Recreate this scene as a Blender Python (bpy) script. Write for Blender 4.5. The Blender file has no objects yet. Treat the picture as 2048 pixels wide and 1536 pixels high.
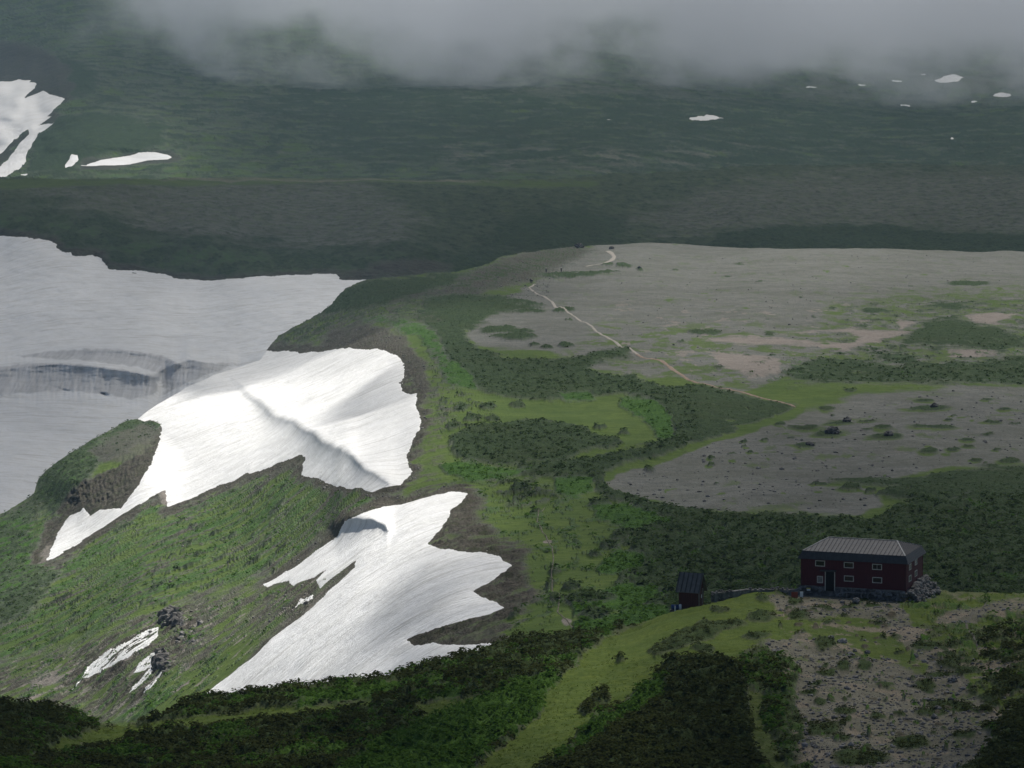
import bpy, bmesh, math, random
import numpy as np
from mathutils import Vector, Matrix
random.seed(7); RNG = np.random.default_rng(11)
R = math.radians
scn = bpy.context.scene
COL = scn.collection

# ------------------------------------------------------------------ camera model
F = 8533.3; PITCH = R(7.0); CZ = 300.0
CP, SP = math.cos(PITCH), math.sin(PITCH)
def unproj(u, v, D):
    """point seen in direction (u, v) at forward distance D"""
    a = (np.asarray(u, float)-1024)/F; b = -(np.asarray(v, float)-768)/F
    k = D/(CP+b*SP)
    return np.stack([a*k, D+0*a*b, CZ+(b*CP-SP)*k], -1)

# ------------------------------------------------------------------ numpy noise
_G = RNG.random((256, 2))*2-1; _G /= np.linalg.norm(_G, axis=1)[:, None]
_P = RNG.permutation(256)
def perlin(x, y, seed=0):
    x = np.asarray(x, float)+seed*17.3; y = np.asarray(y, float)+seed*9.1
    xi = np.floor(x).astype(np.int64); yi = np.floor(y).astype(np.int64)
    xf = x-xi; yf = y-yi
    s = xf*xf*xf*(xf*(xf*6-15)+10); t = yf*yf*yf*(yf*(yf*6-15)+10)
    def g(i, j, dx, dy):
        h = _P[(_P[(xi+i) & 255]+yi+j) & 255]
        return _G[h, 0]*dx+_G[h, 1]*dy
    a = g(0, 0, xf, yf); b = g(1, 0, xf-1, yf); c = g(0, 1, xf, yf-1); d = g(1, 1, xf-1, yf-1)
    return ((a+(b-a)*s)*(1-t)+(c+(d-c)*s)*t)*1.5
def fbm(x, y, octv=4, seed=0, gain=.5):
    r = 0; a = 1; f = 1; n = 0
    for k in range(octv):
        r = r+a*perlin(x*f, y*f, seed+k*3); n += a; a *= gain; f *= 2.03
    return r/n
def sst(a, b, x):
    t = np.clip((x-a)/(b-a), 0, 1); return t*t*(3-2*t)

def poly_sd(poly, u, v, margin=60):
    """signed distance to a polygon (positive inside); far away = -margin"""
    P = np.array(poly, float); out = np.full(u.shape, -float(margin))
    m = (u > P[:, 0].min()-margin) & (u < P[:, 0].max()+margin) & (v > P[:, 1].min()-margin) & (v < P[:, 1].max()+margin)
    if not m.any(): return out
    x = u[m]; y = v[m]; d2 = np.full(x.shape, 1e12); ins = np.zeros(x.shape, bool)
    Q = np.roll(P, -1, 0)
    for (x0, y0), (x1, y1) in zip(P, Q):
        ex, ey = x1-x0, y1-y0; L = ex*ex+ey*ey+1e-9
        t = np.clip(((x-x0)*ex+(y-y0)*ey)/L, 0, 1)
        dx = x-x0-t*ex; dy = y-y0-t*ey
        d2 = np.minimum(d2, dx*dx+dy*dy)
        c = (y0 > y) != (y1 > y)
        if abs(ey) > 1e-9: ins ^= c & (x < ex*(y-y0)/ey+x0)
    d = np.sqrt(d2); out[m] = np.where(ins, d, -d)
    return np.maximum(out, -margin)

class TPS:
    def __init__(s, pts):
        A = np.array(pts, float); s.c = A[:, :2]/1000.; y = np.log(A[:, 2]); n = len(y)
        K = s.k(s.c[:, None]-s.c[None]); K += np.eye(n)*2e-4
        P = np.c_[np.ones(n), s.c]
        M = np.block([[K, P], [P.T, np.zeros((3, 3))]])
        s.w = np.linalg.solve(M, np.r_[y, 0, 0, 0])
    @staticmethod
    def k(d):
        r2 = (d**2).sum(-1); return r2*np.log(r2+1e-12)*.5
    def __call__(s, u, v):
        u = np.asarray(u, float)/1000; v = np.asarray(v, float)/1000
        r = s.w[-3]+s.w[-2]*u+s.w[-1]*v
        for i, (a, b) in enumerate(s.c):
            r2 = (u-a)**2+(v-b)**2; r = r+s.w[i]*r2*np.log(r2+1e-12)*.5
        return r

def lerp_curve(pts):
    P = np.array(pts, float)
    def f(u):
        return np.interp(u, P[:, 0], P[:, 1])
    return f

# ------------------------------------------------------------------ materials
def new_mat(name):
    m = bpy.data.materials.new(name); m.use_nodes = True
    nt = m.node_tree; nt.nodes.clear(); return m, nt
class NB:
    """tiny node builder"""
    def __init__(s, nt): s.nt = nt
    def n(s, t, **k):
        d = s.nt.nodes.new(t)
        for a, b in k.items(): setattr(d, a, b)
        return d
    def l(s, a, b): s.nt.links.new(a, b)
    def val(s, x, sock):
        if isinstance(x, (int, float)): sock.default_value = x
        elif isinstance(x, tuple): sock.default_value = x if len(x) == len(sock.default_value) else (*x, 1)
        else: s.l(x, sock)
    def math(s, op, a, b=0.0, c=None, clamp=False):
        d = s.n('ShaderNodeMath', operation=op, use_clamp=clamp); s.val(a, d.inputs[0]); s.val(b, d.inputs[1])
        if c is not None: s.val(c, d.inputs[2])
        return d.outputs[0]
    def mix(s, f, a, b, mode='MIX'):
        d = s.n('ShaderNodeMix', data_type='RGBA', blend_type=mode); s.val(f, d.inputs[0]); s.val(a, d.inputs[6]); s.val(b, d.inputs[7])
        return d.outputs[2]
    def coord(s): return s.n('ShaderNodeTexCoord').outputs['Object']
    def mapping(s, vec, scale):
        d = s.n('ShaderNodeMapping'); s.l(vec, d.inputs[0]); d.inputs['Scale'].default_value = scale; return d.outputs[0]
    def noise(s, vec, scale, detail=4, rough=.6):
        d = s.n('ShaderNodeTexNoise'); s.l(vec, d.inputs['Vector']); d.inputs['Scale'].default_value = scale
        d.inputs['Detail'].default_value = detail; d.inputs['Roughness'].default_value = rough; return d.outputs['Fac']
    def ramp(s, f, a, b):
        d = s.n('ShaderNodeMapRange'); s.val(f, d.inputs[0]); d.inputs[1].default_value = a; d.inputs[2].default_value = b
        d.clamp = True; return d.outputs[0]
    def voro(s, vec, scale):
        d = s.n('ShaderNodeTexVoronoi'); s.l(vec, d.inputs['Vector']); d.inputs['Scale'].default_value = scale; return d
    def bump(s, h, strength, dist):
        d = s.n('ShaderNodeBump'); s.l(h, d.inputs['Height']); d.inputs['Strength'].default_value = strength
        d.inputs['Distance'].default_value = dist; return d.outputs[0]
    def out(s, sh, vol=False):
        o = s.n('ShaderNodeOutputMaterial'); s.l(sh, o.inputs['Volume' if vol else 'Surface'])
    def bsdf(s, col, rough=.9, normal=None, spec=.2, metal=0):
        d = s.n('ShaderNodeBsdfPrincipled'); s.val(col, d.inputs['Base Color']); s.val(rough, d.inputs['Roughness'])
        d.inputs['Specular IOR Level'].default_value = spec; d.inputs['Metallic'].default_value = metal
        if normal is not None: s.l(normal, d.inputs['Normal'])
        return d.outputs[0]

COLS = dict(  # base colour pairs (dark, light)
    gravel=((.070, .072, .062), (.205, .208, .186)),
    grass=((.036, .066, .012), (.108, .155, .032)),
    lush=((.022, .062, .012), (.085, .175, .026)),
    pine=((.028, .048, .019), (.074, .115, .042)),
    rock=((.024, .022, .017), (.135, .122, .098)),
    pale=((.15, .128, .108), (.28, .245, .215)))
def terrain_mat(name, S, tint=None, streak=.35, lo=.2, hi=.8):
    """S: size in metres of the finest mottling seen at this distance"""
    m, nt = new_mat(name); b = NB(nt)
    co = b.coord()
    ca = b.n('ShaderNodeAttribute', attribute_name='cover_a').outputs['Color']
    cb = b.n('ShaderNodeAttribute', attribute_name='cover_b').outputs['Color']
    sa = b.n('ShaderNodeSeparateColor'); b.l(ca, sa.inputs[0]); sb = b.n('ShaderNodeSeparateColor'); b.l(cb, sb.inputs[0])
    W = dict(grass=sa.outputs[0], lush=sa.outputs[1], pine=sa.outputs[2], rock=sb.outputs[0], pale=sb.outputs[1])
    n_f = b.noise(co, 1/S, 5, .7); n_m = b.noise(co, .18/S, 4, .6); n_l = b.noise(co, .03/S, 3, .55)
    n_s = b.noise(b.mapping(co, (streak, 1, 1)), .5/S, 5, .65)
    vo = b.voro(co, 1.3/S)
    t = T = {}
    C = COLS
    def mixn(k, f, lo, hi): return b.mix(b.ramp(f, lo, hi), C[k][0], C[k][1])
    fine = b.math('ADD', b.math('MULTIPLY', n_f, .65), b.math('MULTIPLY', n_m, .35))
    gr = mixn('gravel', fine, .33, .68)
    gr = b.mix(b.math('MULTIPLY', b.ramp(n_l, .42, .62), .45), gr, (.085, .090, .066))
    gr = b.mix(b.math('MULTIPLY', b.ramp(n_s, .58, .66), .35), gr, (.20, .17, .14))
    st = b.ramp(vo.outputs['Distance'], .25, .1)
    gr = b.mix(b.math('MULTIPLY', b.math('MULTIPLY', st, b.ramp(n_m, .5, .6)), .6), gr, (.36, .355, .34))
    ga = b.math('ADD', b.math('MULTIPLY', n_s, .55), b.math('ADD', b.math('MULTIPLY', n_m, .25), b.math('MULTIPLY', n_f, .2)))
    grass = mixn('grass', ga, .36, .62)
    grass = b.mix(b.math('MULTIPLY', b.ramp(n_l, .45, .6), .5), grass, (.050, .088, .018))
    grass = b.mix(b.math('MULTIPLY', b.ramp(n_s, .55, .7), .25), grass, (.085, .085, .040))
    lush = mixn('lush', fine, .38, .66); pine = mixn('pine', fine, .42, .70)
    pine = b.mix(b.math('MULTIPLY', b.ramp(n_l, .5, .62), .35), pine, (.046, .062, .020))
    rock = mixn('rock', b.math('ADD', b.math('MULTIPLY', n_f, .5), b.math('MULTIPLY', n_s, .5)), .38, .66)
    rock = b.mix(b.math('MULTIPLY', b.ramp(n_m, .46, .66), .65), rock, (.045, .058, .022))
    pale = mixn('pale', fine, .35, .65)
    col = gr
    for k, c in (('grass', grass), ('lush', lush), ('pine', pine), ('rock', rock), ('pale', pale)):
        # noisy threshold keeps edges ragged
        w = b.math('ADD', W[k], b.math('MULTIPLY', b.math('SUBTRACT', n_f, .5), b.math('MULTIPLY', b.math('MULTIPLY', W[k], b.math('SUBTRACT', 1.0, W[k])), 5.0)))
        col = b.mix(b.ramp(w, lo, hi), col, c)
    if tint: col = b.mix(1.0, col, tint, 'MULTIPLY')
    veg = b.math('ADD', W['pine'], b.math('ADD', W['lush'], W['rock']), clamp=True)
    h = b.math('MULTIPLY', fine, b.math('ADD', b.math('MULTIPLY', veg, 1.0), .25))
    nrm = b.bump(h, .9, S*1.4)
    b.out(b.bsdf(col, .95, nrm, .1)); return m

def simple_mat(name, c0, c1, scale=3., rough=.8, spec=.3, bump=.0, detail=4, metal=0):
    m, nt = new_mat(name); b = NB(nt); co = b.coord(); n = b.noise(co, scale, detail)
    col = b.mix(b.ramp(n, .35, .65), c0, c1)
    nr = b.bump(n, .6, bump) if bump else None
    b.out(b.bsdf(col, rough, nr, spec, metal)); return m

def snow_mat(name, S, dirt=.0, lines=0., col=(.80, .81, .82), walls=False, bs=.5):
    m, nt = new_mat(name); b = NB(nt); co = b.coord()
    nf = b.noise(co, 1/S, 5, .7); nm = b.noise(co, .12/S, 4, .6)
    ns = b.noise(b.mapping(co, (.22, 1, .22)), .9/S, 5, .7)
    c = b.mix(b.math('MULTIPLY', b.ramp(nm, .42, .68), .5+dirt), col, tuple(x*.86 for x in col[:2])+(col[2]*.84,))
    c = b.mix(b.math('MULTIPLY', b.ramp(nf, .54, .68), .5+dirt), c, (.60, .59, .56))
    c = b.mix(b.math('MULTIPLY', b.ramp(ns, .52, .66), .45+dirt), c, (.58, .57, .54))
    nd = b.noise(b.mapping(co, (.12, 1, .12)), .35/S, 4, .7)
    c = b.mix(b.math('MULTIPLY', b.ramp(nd, .54, .64), .35+dirt), c, (.50, .49, .46))
    h = b.math('ADD', b.math('MULTIPLY', nf, .12), b.math('ADD', b.math('MULTIPLY', ns, lines), b.math('MULTIPLY', nm, 1.1)))
    if walls:   # shade of the step walls painted in as grey, with dirty vertical streaks
        wl = b.n('ShaderNodeAttribute', attribute_name='wall_shade_dirt').outputs['Fac']
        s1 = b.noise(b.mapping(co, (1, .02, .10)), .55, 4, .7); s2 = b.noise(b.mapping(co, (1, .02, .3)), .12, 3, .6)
        shaded_ice = b.mix(b.ramp(s1, .36, .62), (.20, .20, .21), (.50, .50, .51)); shaded_ice = b.mix(b.math('MULTIPLY', b.ramp(s2, .45, .6), .5), shaded_ice, (.30, .30, .30))
        c = b.mix(b.math('MULTIPLY', wl, .55), c, shaded_ice)
    b.out(b.bsdf(c, .75, b.bump(h, bs, S*.8), .15)); return m

# ------------------------------------------------------------------ object helpers
def tag(o, label=None, cat=None, group=None, kind=None):
    if label: o['label'] = label
    if cat: o['category'] = cat
    if group: o['group'] = group
    if kind: o['kind'] = kind
    return o
def mesh_np(name, V, Fq, mat, smooth=True, parent=None):
    me = bpy.data.meshes.new(name); V = np.asarray(V, np.float32); Fq = np.asarray(Fq, np.int32)
    k = Fq.shape[1]
    me.vertices.add(len(V)); me.vertices.foreach_set('co', V.ravel())
    me.loops.add(Fq.size); me.loops.foreach_set('vertex_index', Fq.ravel())
    me.polygons.add(len(Fq)); me.polygons.foreach_set('loop_start', np.arange(len(Fq), dtype=np.int32)*k)
    me.polygons.foreach_set('loop_total', np.full(len(Fq), k, np.int32))
    me.polygons.foreach_set('use_smooth', np.full(len(Fq), smooth))
    me.update(calc_edges=True); me.validate()
    me.materials.append(mat)
    o = bpy.data.objects.new(name, me); COL.objects.link(o)
    if parent: o.parent = parent
    return o
def empty(name, loc, rz=0, parent=None):
    o = bpy.data.objects.new(name, None); COL.objects.link(o); o.location = loc; o.rotation_euler = (0, 0, rz)
    o.empty_display_size = .3
    if parent: o.parent = parent
    return o

# ------------------------------------------------------------------ terrain layers
class Layer:
    def __init__(s, name, crest, bottom, pts, du, dv, u0=-420, u1=2560, back=(60, .35), relief=None, slope_e0=.03):
        s.name = name; s.crest = lerp_curve(crest); s.bottom = lerp_curve(bottom); s.tps = TPS(pts); s.relief = relief
        s.us = np.arange(u0, u1, du); nr = int((max(s.bottom(s.us)-s.crest(s.us)))/dv)+1
        nb, sl = back; s.nb = nb; s.nr = nr; s.sl = sl; s.e0 = slope_e0; s.du = du
        U = np.repeat(s.us[None], nr+nb, 0)
        T = np.zeros_like(U)
        cr = s.crest(s.us); bt = s.bottom(s.us)
        t = np.linspace(0, 1, nr)**1.0
        s.V = np.empty_like(U)
        s.V[nb:] = cr[None]+(bt-cr)[None]*t[:, None]
        s.V[:nb] = cr[None]-(np.arange(nb, 0, -1)*dv)[:, None]
        s.U = U; s.P = s.eval(s.U, s.V)
        s.D = s.P[..., 1].copy()
    def lnD(s, u, v):
        r = s.tps(np.clip(u, -150, 2200), v)
        if s.relief: r = r+s.relief(u, v)
        return r
    def eval(s, u, v):
        u = np.asarray(u, float); v = np.asarray(v, float); c = s.crest(u)
        vv = np.maximum(v, c); D = np.exp(s.lnD(u, vv)); P = unproj(u, vv, D)
        t = np.maximum(c-v, 0)
        e = D*(.0035*t+.00009*t*t)           # run-out behind the crest
        g = s.sl*e*e/(e+s.e0*D)
        k = (D+e)/D
        Q = P.copy(); Q[..., 0] = P[..., 0]*k; Q[..., 1] = P[..., 1]+e; Q[..., 2] = CZ+(P[..., 2]-CZ)*k-g
        return Q
    def cover_init(s, base):
        s.W = {k: np.zeros(s.U.shape) for k in ('gravel', 'grass', 'lush', 'pine', 'rock', 'pale')}; s.W[base] += 1
    def warp(s, lam, amp):
        x, y = s.P[..., 0], s.P[..., 1]
        yy = y*.45
        s.wu = s.U+amp*(fbm(x/lam, yy/lam, 5, 1, .62)); s.wv = s.V+amp*.45*(fbm(x/lam, yy/lam, 5, 7, .62))
        s.wu = np.clip(s.wu, -155, 2195); s.lam = lam
    def put(s, k, m):
        for q in s.W: s.W[q] *= (1-m)
        s.W[k] += m
    def paint(s, k, poly, soft=5, st=1.0, nz=0., seed=3):
        sd = poly_sd(poly, s.wu, s.wv, 70)
        if nz:
            m = sd > -69; sd[m] += nz*fbm(s.P[..., 0][m]/s.lam*.8, s.P[..., 1][m]/s.lam*.5, 5, seed, .65)*2
        s.put(k, sst(-soft, soft, sd)*st)
    def ell(s, k, u, v, ru, rv, st=1., soft=.35):
        m = (abs(s.U-u) < ru*1.8) & (abs(s.V-v) < rv*1.8+3)
        if not m.any(): return
        d = np.sqrt(((s.wu[m]-u)/ru)**2+((s.wv[m]-v)/rv)**2); w = sst(1+soft, 1-soft, d)*st
        for q in s.W: s.W[q][m] *= (1-w)
        s.W[k][m] += w
    def mottle(s, k, poly, thr, sx=1., sy=.35, seed=5, width=.08, st=1., soft=25, octv=5):
        """noise patches of class k, limited to a polygon (None = everywhere)"""
        if poly is None: m = np.ones(s.U.shape, bool)
        else:
            A = np.array(poly, float); m = (s.U > A[:, 0].min()-50) & (s.U < A[:, 0].max()+50) & (s.V > A[:, 1].min()-50) & (s.V < A[:, 1].max()+50)
        n = fbm(s.P[..., 0][m]/s.lam*sx, s.P[..., 1][m]/s.lam*sy, octv, seed, .68)
        w = sst(thr-width, thr+width, n)*st
        if poly is not None: w = w*sst(-soft, soft, poly_sd(poly, s.wu[m], s.wv[m], 70))
        for q in s.W: s.W[q][m] *= (1-w)
        s.W[k][m] += w
    def displace(s, h):
        s.P[..., 2] += h
    def faces(s, mask=None):
        n, m = s.U.shape; i = np.arange(n*m).reshape(n, m)
        q = np.stack([i[:-1, :-1], i[1:, :-1], i[1:, 1:], i[:-1, 1:]], -1)
        if mask is not None: q = q[mask]
        return q.reshape(-1, 4)
    def build(s, name, mat, label=None):
        o = mesh_np(name, s.P.reshape(-1, 3), s.faces(), mat)
        for an, ks in (('cover_a', ('grass', 'lush', 'pine')), ('cover_b', ('rock', 'pale', None))):
            at = o.data.attributes.new(an, 'FLOAT_COLOR', 'POINT')
            A = np.ones((s.U.size, 4), np.float32)
            for i, k in enumerate(ks): A[:, i] = s.W[k].ravel() if k else 0
            at.data.foreach_set('color', A.ravel())
        tag(o, label, kind='structure'); return o
    def rowcol(s, u, v):
        """fractional grid index of a view direction"""
        u = np.asarray(u, float); v = np.asarray(v, float)
        c = np.clip((u-s.us[0])/s.du, 0, len(s.us)-1.001); cr = s.crest(u); bt = s.bottom(u)
        t = np.clip((v-cr)/(bt-cr), 0, .9999); return s.nb+t*(s.nr-1), c
    def at(s, u, v):
        r, c = s.rowcol(u, v); i = r.astype(int); j = c.astype(int); a = (r-i)[..., None]; b = (c-j)[..., None]
        P = s.P
        return (P[i, j]*(1-a)+P[i+1, j]*a)*(1-b)+(P[i, j+1]*(1-a)+P[i+1, j+1]*a)*b
    def w_at(s, k, u, v):
        r, c = s.rowcol(u, v); return s.W[k][np.rint(r).astype(int), np.rint(c).astype(int)]

def cornice(line, H, slope, Lup, win=30, rnd=1.5):
    """a break of slope along a line: gentler above it, near vertical for H pixels below it"""
    L = np.array(line, float); H = np.broadcast_to(np.asarray(H, float), (len(L),))
    def f(u, v):
        vl = sum(np.interp(u+d, L[:, 0], L[:, 1]) for d in (-7, 0, 7))/3
        h = sum(np.interp(u+d, L[:, 0], H) for d in (-24, -16, -8, 0, 8, 16, 24))/7
        h = h*sst(L[0, 0]-win, L[0, 0]+win, u)*sst(L[-1, 0]+win*.5, L[-1, 0]-win*.5, u)+1e-3
        A = slope*h; r = 0
        for sh in (-1.6, -.8, 0, .8, 1.6):    # rounded lip, steepest just below it, easing out further down
            s = v-vl+sh*rnd
            r = r+np.where(s < 0, np.exp(np.minimum(s, 0)/Lup), np.exp(-np.clip(s/h, 0, 30)*1.15))/5
        return -A*r
    return f

# ------------------------------------------------------------------ layer shapes
CR0 = [(-150, 1414), (0, 1417), (60, 1420), (110, 1426), (150, 1438), (190, 1455), (250, 1451), (330, 1434), (400, 1413), (560, 1389), (700, 1371), (800, 1356), (850, 1335), (900, 1320),
       (1000, 1292), (1040, 1279), (1100, 1282), (1150, 1274), (1240, 1262), (1330, 1230), (1360, 1225), (1400, 1217), (1425, 1209), (1450, 1203), (1500, 1193), (1540, 1192), (1600, 1182), (1620, 1174), (1860, 1172), (1900, 1186), (2048, 1194), (2200, 1196)]
BT0 = [(-150, 1680), (2200, 1680)]
P0 = [(0, 1417, 400), (0, 1480, 360), (0, 1560, 322), (190, 1456, 402), (190, 1500, 372), (190, 1560, 335), (400, 1413, 408), (400, 1470, 374), (400, 1560, 330), (600, 1384, 410), (600, 1450, 372), (600, 1560, 322), (800, 1356, 412),
      (800, 1450, 364), (800, 1560, 316), (1000, 1292, 424), (1000, 1400, 366), (1000, 1560, 308), (1120, 1280, 424), (1120, 1360, 372), (1120, 1450, 338), (1240, 1262, 424), (1240, 1320, 384), (1240, 1400, 350), (1240, 1560, 302), (1350, 1221, 424),
      (1350, 1260, 398), (1350, 1320, 372), (1350, 1420, 341), (1420, 1204, 426), (1500, 1187, 432), (1500, 1215, 414), (1500, 1300, 376), (1500, 1400, 344), (1500, 1560, 302), (1700, 1178, 436), (1700, 1200, 425), (1700, 1300, 380), (1700, 1400, 345), (1700, 1560, 300),
      (1880, 1186, 434), (1900, 1300, 380), (1900, 1440, 334), (2048, 1196, 430), (2048, 1300, 380), (2048, 1430, 330), (2048, 1560, 292), (1900, 1560, 296), (-120, 1450, 380), (2180, 1350, 352)]

CR1 = [(-150, 1110), (0, 1029), (60, 997), (68, 988), (76, 962), (95, 938), (130, 915), (190, 876), (240, 850), (275, 838), (330, 800), (370, 775), (430, 750), (480, 733), (520, 721), (540, 692), (556, 673), (600, 649),
       (640, 629), (662, 612), (690, 580), (712, 568), (735, 561), (830, 551), (900, 545), (960, 533), (1000, 515), (1050, 506), (1150, 493), (1200, 489), (1300, 488), (1400, 492), (1550, 496), (2048, 504), (2200, 506)]
BT1 = [(-150, 1520), (0, 1500), (200, 1530), (400, 1490), (800, 1430), (1000, 1360), (1240, 1330), (1400, 1290), (1500, 1260), (2200, 1260)]
P1 = [(0, 1030, 1150), (-130, 1110, 1110), (130, 915, 1205), (280, 838, 1250), (400, 762, 1305), (520, 722, 1350), (640, 629, 1425), (735, 561, 1480), (830, 551, 1500), (1000, 515, 1640), (1150, 493, 1850), (1400, 492, 1900), (2048, 504, 1900),
      (1060, 560, 1530), (1300, 560, 1520), (1700, 560, 1530), (2048, 570, 1500), (900, 600, 1370), (1100, 640, 1240), (1500, 640, 1240), (2048, 650, 1230), (1100, 720, 1060), (1500, 720, 1060), (2048, 730, 1050),
      (1100, 840, 860), (1500, 840, 860), (2048, 840, 860), (1000, 950, 740), (1300, 950, 725), (1700, 950, 725), (2048, 950, 725), (1200, 1060, 615), (1600, 1060, 612), (2048, 1060, 612), (1200, 1180, 530), (1600, 1180, 522), (2048, 1180, 522), (1200, 1300, 480), (1600, 1290, 476),
      (850, 700, 1120), (850, 850, 850), (870, 960, 735), (950, 1050, 640), (1020, 1150, 560), (1040, 1260, 500), (700, 700, 1240), (600, 800, 1150), (700, 800, 1050), (600, 930, 925), (750, 930, 815),
      (300, 1000, 1040), (450, 980, 985), (150, 1100, 1010), (0, 1200, 955), (300, 1150, 860), (500, 1100, 830), (700, 1050, 735), (0, 1350, 815), (250, 1300, 750), (450, 1220, 735), (650, 1150, 680),
      (800, 1150, 610), (850, 1250, 540), (600, 1300, 610), (700, 1350, 545), (450, 1380, 640), (200, 1420, 715), (0, 1480, 720), (-120, 1250, 960)]
_c1 = cornice([(455, 752), (500, 790), (540, 820), (600, 848), (650, 880), (700, 900), (722, 925), (770, 958), (800, 974)], (1, 9, 26, 44, 58, 54, 46, 34, 12), .00100, 60, 50, 4.)
_c2 = cornice([(665, 1052), (685, 1038), (705, 1033), (740, 1035), (765, 1048), (782, 1070)], (16, 34, 40, 36, 24, 6), .00120, 60, 22, 3.)
_c3 = cornice([(490, 1322), (518, 1340), (530, 1366), (560, 1384), (620, 1392), (700, 1400)], (1, 5, 6, 5, 3, 1), .0010, 40, 30)
def rel1(u, v):
    r = _c1(u, v)+_c2(u, v)
    # rock outcrop bulging out of the slope, broken into ribs
    d = np.sqrt(((u-215)/135)**2+((v-955)/95)**2); w = sst(1.25, .5, d)
    r = r-w*.030*(1-.6*sst(950, 1040, v))
    ribs = abs(perlin(u/24.+v/70., v/60., 4))+.8*abs(perlin(u/10.+v/60, v/24., 9))+.5*perlin(u/5., v/9., 19)
    rm = sst(0, 14, poly_sd([(120, 1028), (140, 975), (200, 935), (300, 880), (318, 890), (296, 925), (250, 1000), (236, 1014), (165, 1020)], u, v, 30))
    r = r+rm*.005*ribs
    # knobs on the lower slope
    for (a, b, ra, rb, k) in ((352, 1240, 34, 26, .006), (372, 1262, 50, 40, .004), (322, 1322, 24, 24, .005), (327, 998, 16, 16, .002), (590, 925, 24, 16, .002)):
        q = ((u-a)/ra)**2+((v-b)/rb)**2; r = r-k*np.exp(-q*1.5)*(1+.7*perlin(u/9., v/7., 3))
    # gullies running down the east slope
    sl = sst(900, 780, u-.25*(v-900))
    c = v+.6*u
    r = r+sl*.0016*fbm(c/55., u/300., 4, 12)
    return r
CR2 = [(-150, 352), (0, 354), (200, 358), (700, 356), (1100, 361), (1250, 350), (1450, 336), (1700, 330), (2200, 333)]
BT2 = [(-150, 1260), (0, 1200), (300, 1020), (520, 900), (700, 740), (900, 660), (1100, 600), (2200, 600)]
P2 = [(0, 1180, 1290), (0, 1000, 1420), (0, 800, 1690), (0, 700, 1830), (0, 600, 1960), (0, 500, 2095), (0, 471, 2125), (300, 800, 1690), (300, 700, 1810), (300, 600, 1930), (300, 545, 2010), (600, 700, 1760), (600, 550, 1985), (735, 560, 1960),
      (0, 430, 2180), (0, 390, 2290), (0, 356, 2500), (200, 500, 2060), (200, 430, 2170), (400, 555, 2000), (400, 500, 2060), (400, 440, 2180), (400, 400, 2330), (400, 358, 2560), (800, 540, 2000), (800, 480, 2110), (800, 420, 2330), (800, 358, 2650),
      (1100, 490, 2180), (1100, 420, 2400), (1100, 361, 2720), (1500, 490, 2250), (1500, 420, 2480), (1500, 336, 2950), (2048, 500, 2250), (2048, 420, 2500), (2048, 332, 3000), (1500, 590, 2000), (2048, 590, 2000), (1000, 640, 1880)]
_v1 = cornice([(28, 712), (100, 701), (170, 697), (240, 698), (300, 705), (338, 715), (356, 728)], (4, 14, 24, 32, 36, 26, 8), .00064, 22, 30, 3.)
_v2 = cornice([(-150, 738), (0, 732), (60, 727), (120, 725), (180, 730), (260, 739), (312, 750)], (60, 60, 56, 54, 54, 54, 40), .00060, 14, 30, 3.)
_v3 = cornice([(322, 742), (345, 728), (380, 716), (395, 722), (430, 724), (470, 724)], (30, 50, 60, 54, 36, 10), .00050, 14)
def rel2(u, v):
    r = _v1(u, v)+_v2(u, v)+_v3(u, v)
    w = sst(695, 725, v)*sst(830, 790, v)*sst(520, 420, u)
    r = r+w*.0006*perlin(u/5.5, v/40., 5)*(1+perlin(u/40., v/60., 25))+w*.0007*perlin(u/19., v/45., 6)+.0012*sst(560, 640, v)*fbm(u/60., v/16., 4, 15)+.0010*fbm(u/34., v/9., 4, 16)*sst(470, 500, v)
    for (a, b, ra, rb, k) in ((209, 789, 10, 4, .003), (130, 780, 34, 2.5, .0015), (10, 796, 60, 2.5, .001), (332, 738, 4, 12, .003), (382, 714, 9, 2.5, .004)):
        r = r+k*np.exp(-(((u-a)/ra)**2+((v-b-(u-a)*.25)/rb)**2)*1.5)
    return r
CR3 = [(-150, -420), (2200, -420)]
BT3 = [(-150, 420), (2200, 420)]
P3 = [(0, 400, 2950), (600, 400, 2950), (1200, 400, 2950), (2048, 400, 3150), (200, 350, 3180), (800, 350, 3200), (1400, 350, 3350), (2048, 330, 3500), (0, 350, 3330), (0, 200, 4050), (130, 200, 3900), (0, 290, 3620), (60, 330, 3360), (300, 300, 3420), (150, 320, 3330), (260, 335, 3280), (300, 240, 3720), (800, 240, 3850), (1400, 240, 3950), (2048, 230, 4150),
      (0, 110, 4750), (300, 120, 4550), (800, 120, 4700), (1400, 120, 4850), (2048, 120, 5000), (0, 0, 5500), (800, 0, 5650), (2048, 0, 5900), (0, -200, 6300), (1000, -200, 6500), (2048, -200, 6700), (1000, -420, 7000), (2048, -420, 7200), (0, -420, 6900)]
def rel3(u, v):
    # hollow that holds the long snow patch, and the gully side at the far left
    r = .010*np.exp(-(((u-250)/130)**2+((v-322)/16)**2))-.012*np.exp(-(((u-230)/180)**2+((v-285)/26)**2))
    r = r+.02*sst(200, 60, u)*sst(80, 150, v)*sst(360, 300, v)*(1+.5*perlin(u/40., v/30., 2))
    r = r+.006*fbm(u/220., v/30., 3, 8)*sst(360, 300, v)
    return r

L0 = Layer('foreground', CR0, BT0, P0, 1.7, 1.5, back=(44, .45), slope_e0=.012)
L1 = Layer('plateau', CR1, BT1, P1, 1.9, 1.7, back=(50, .45), relief=rel1)
L2 = Layer('valley', CR2, BT2, P2, 2.3, 1.9, back=(30, .30), relief=rel2)
L3 = Layer('plain', CR3, BT3, P3, 2.6, 2.0, back=(4, .2), relief=rel3)

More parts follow.
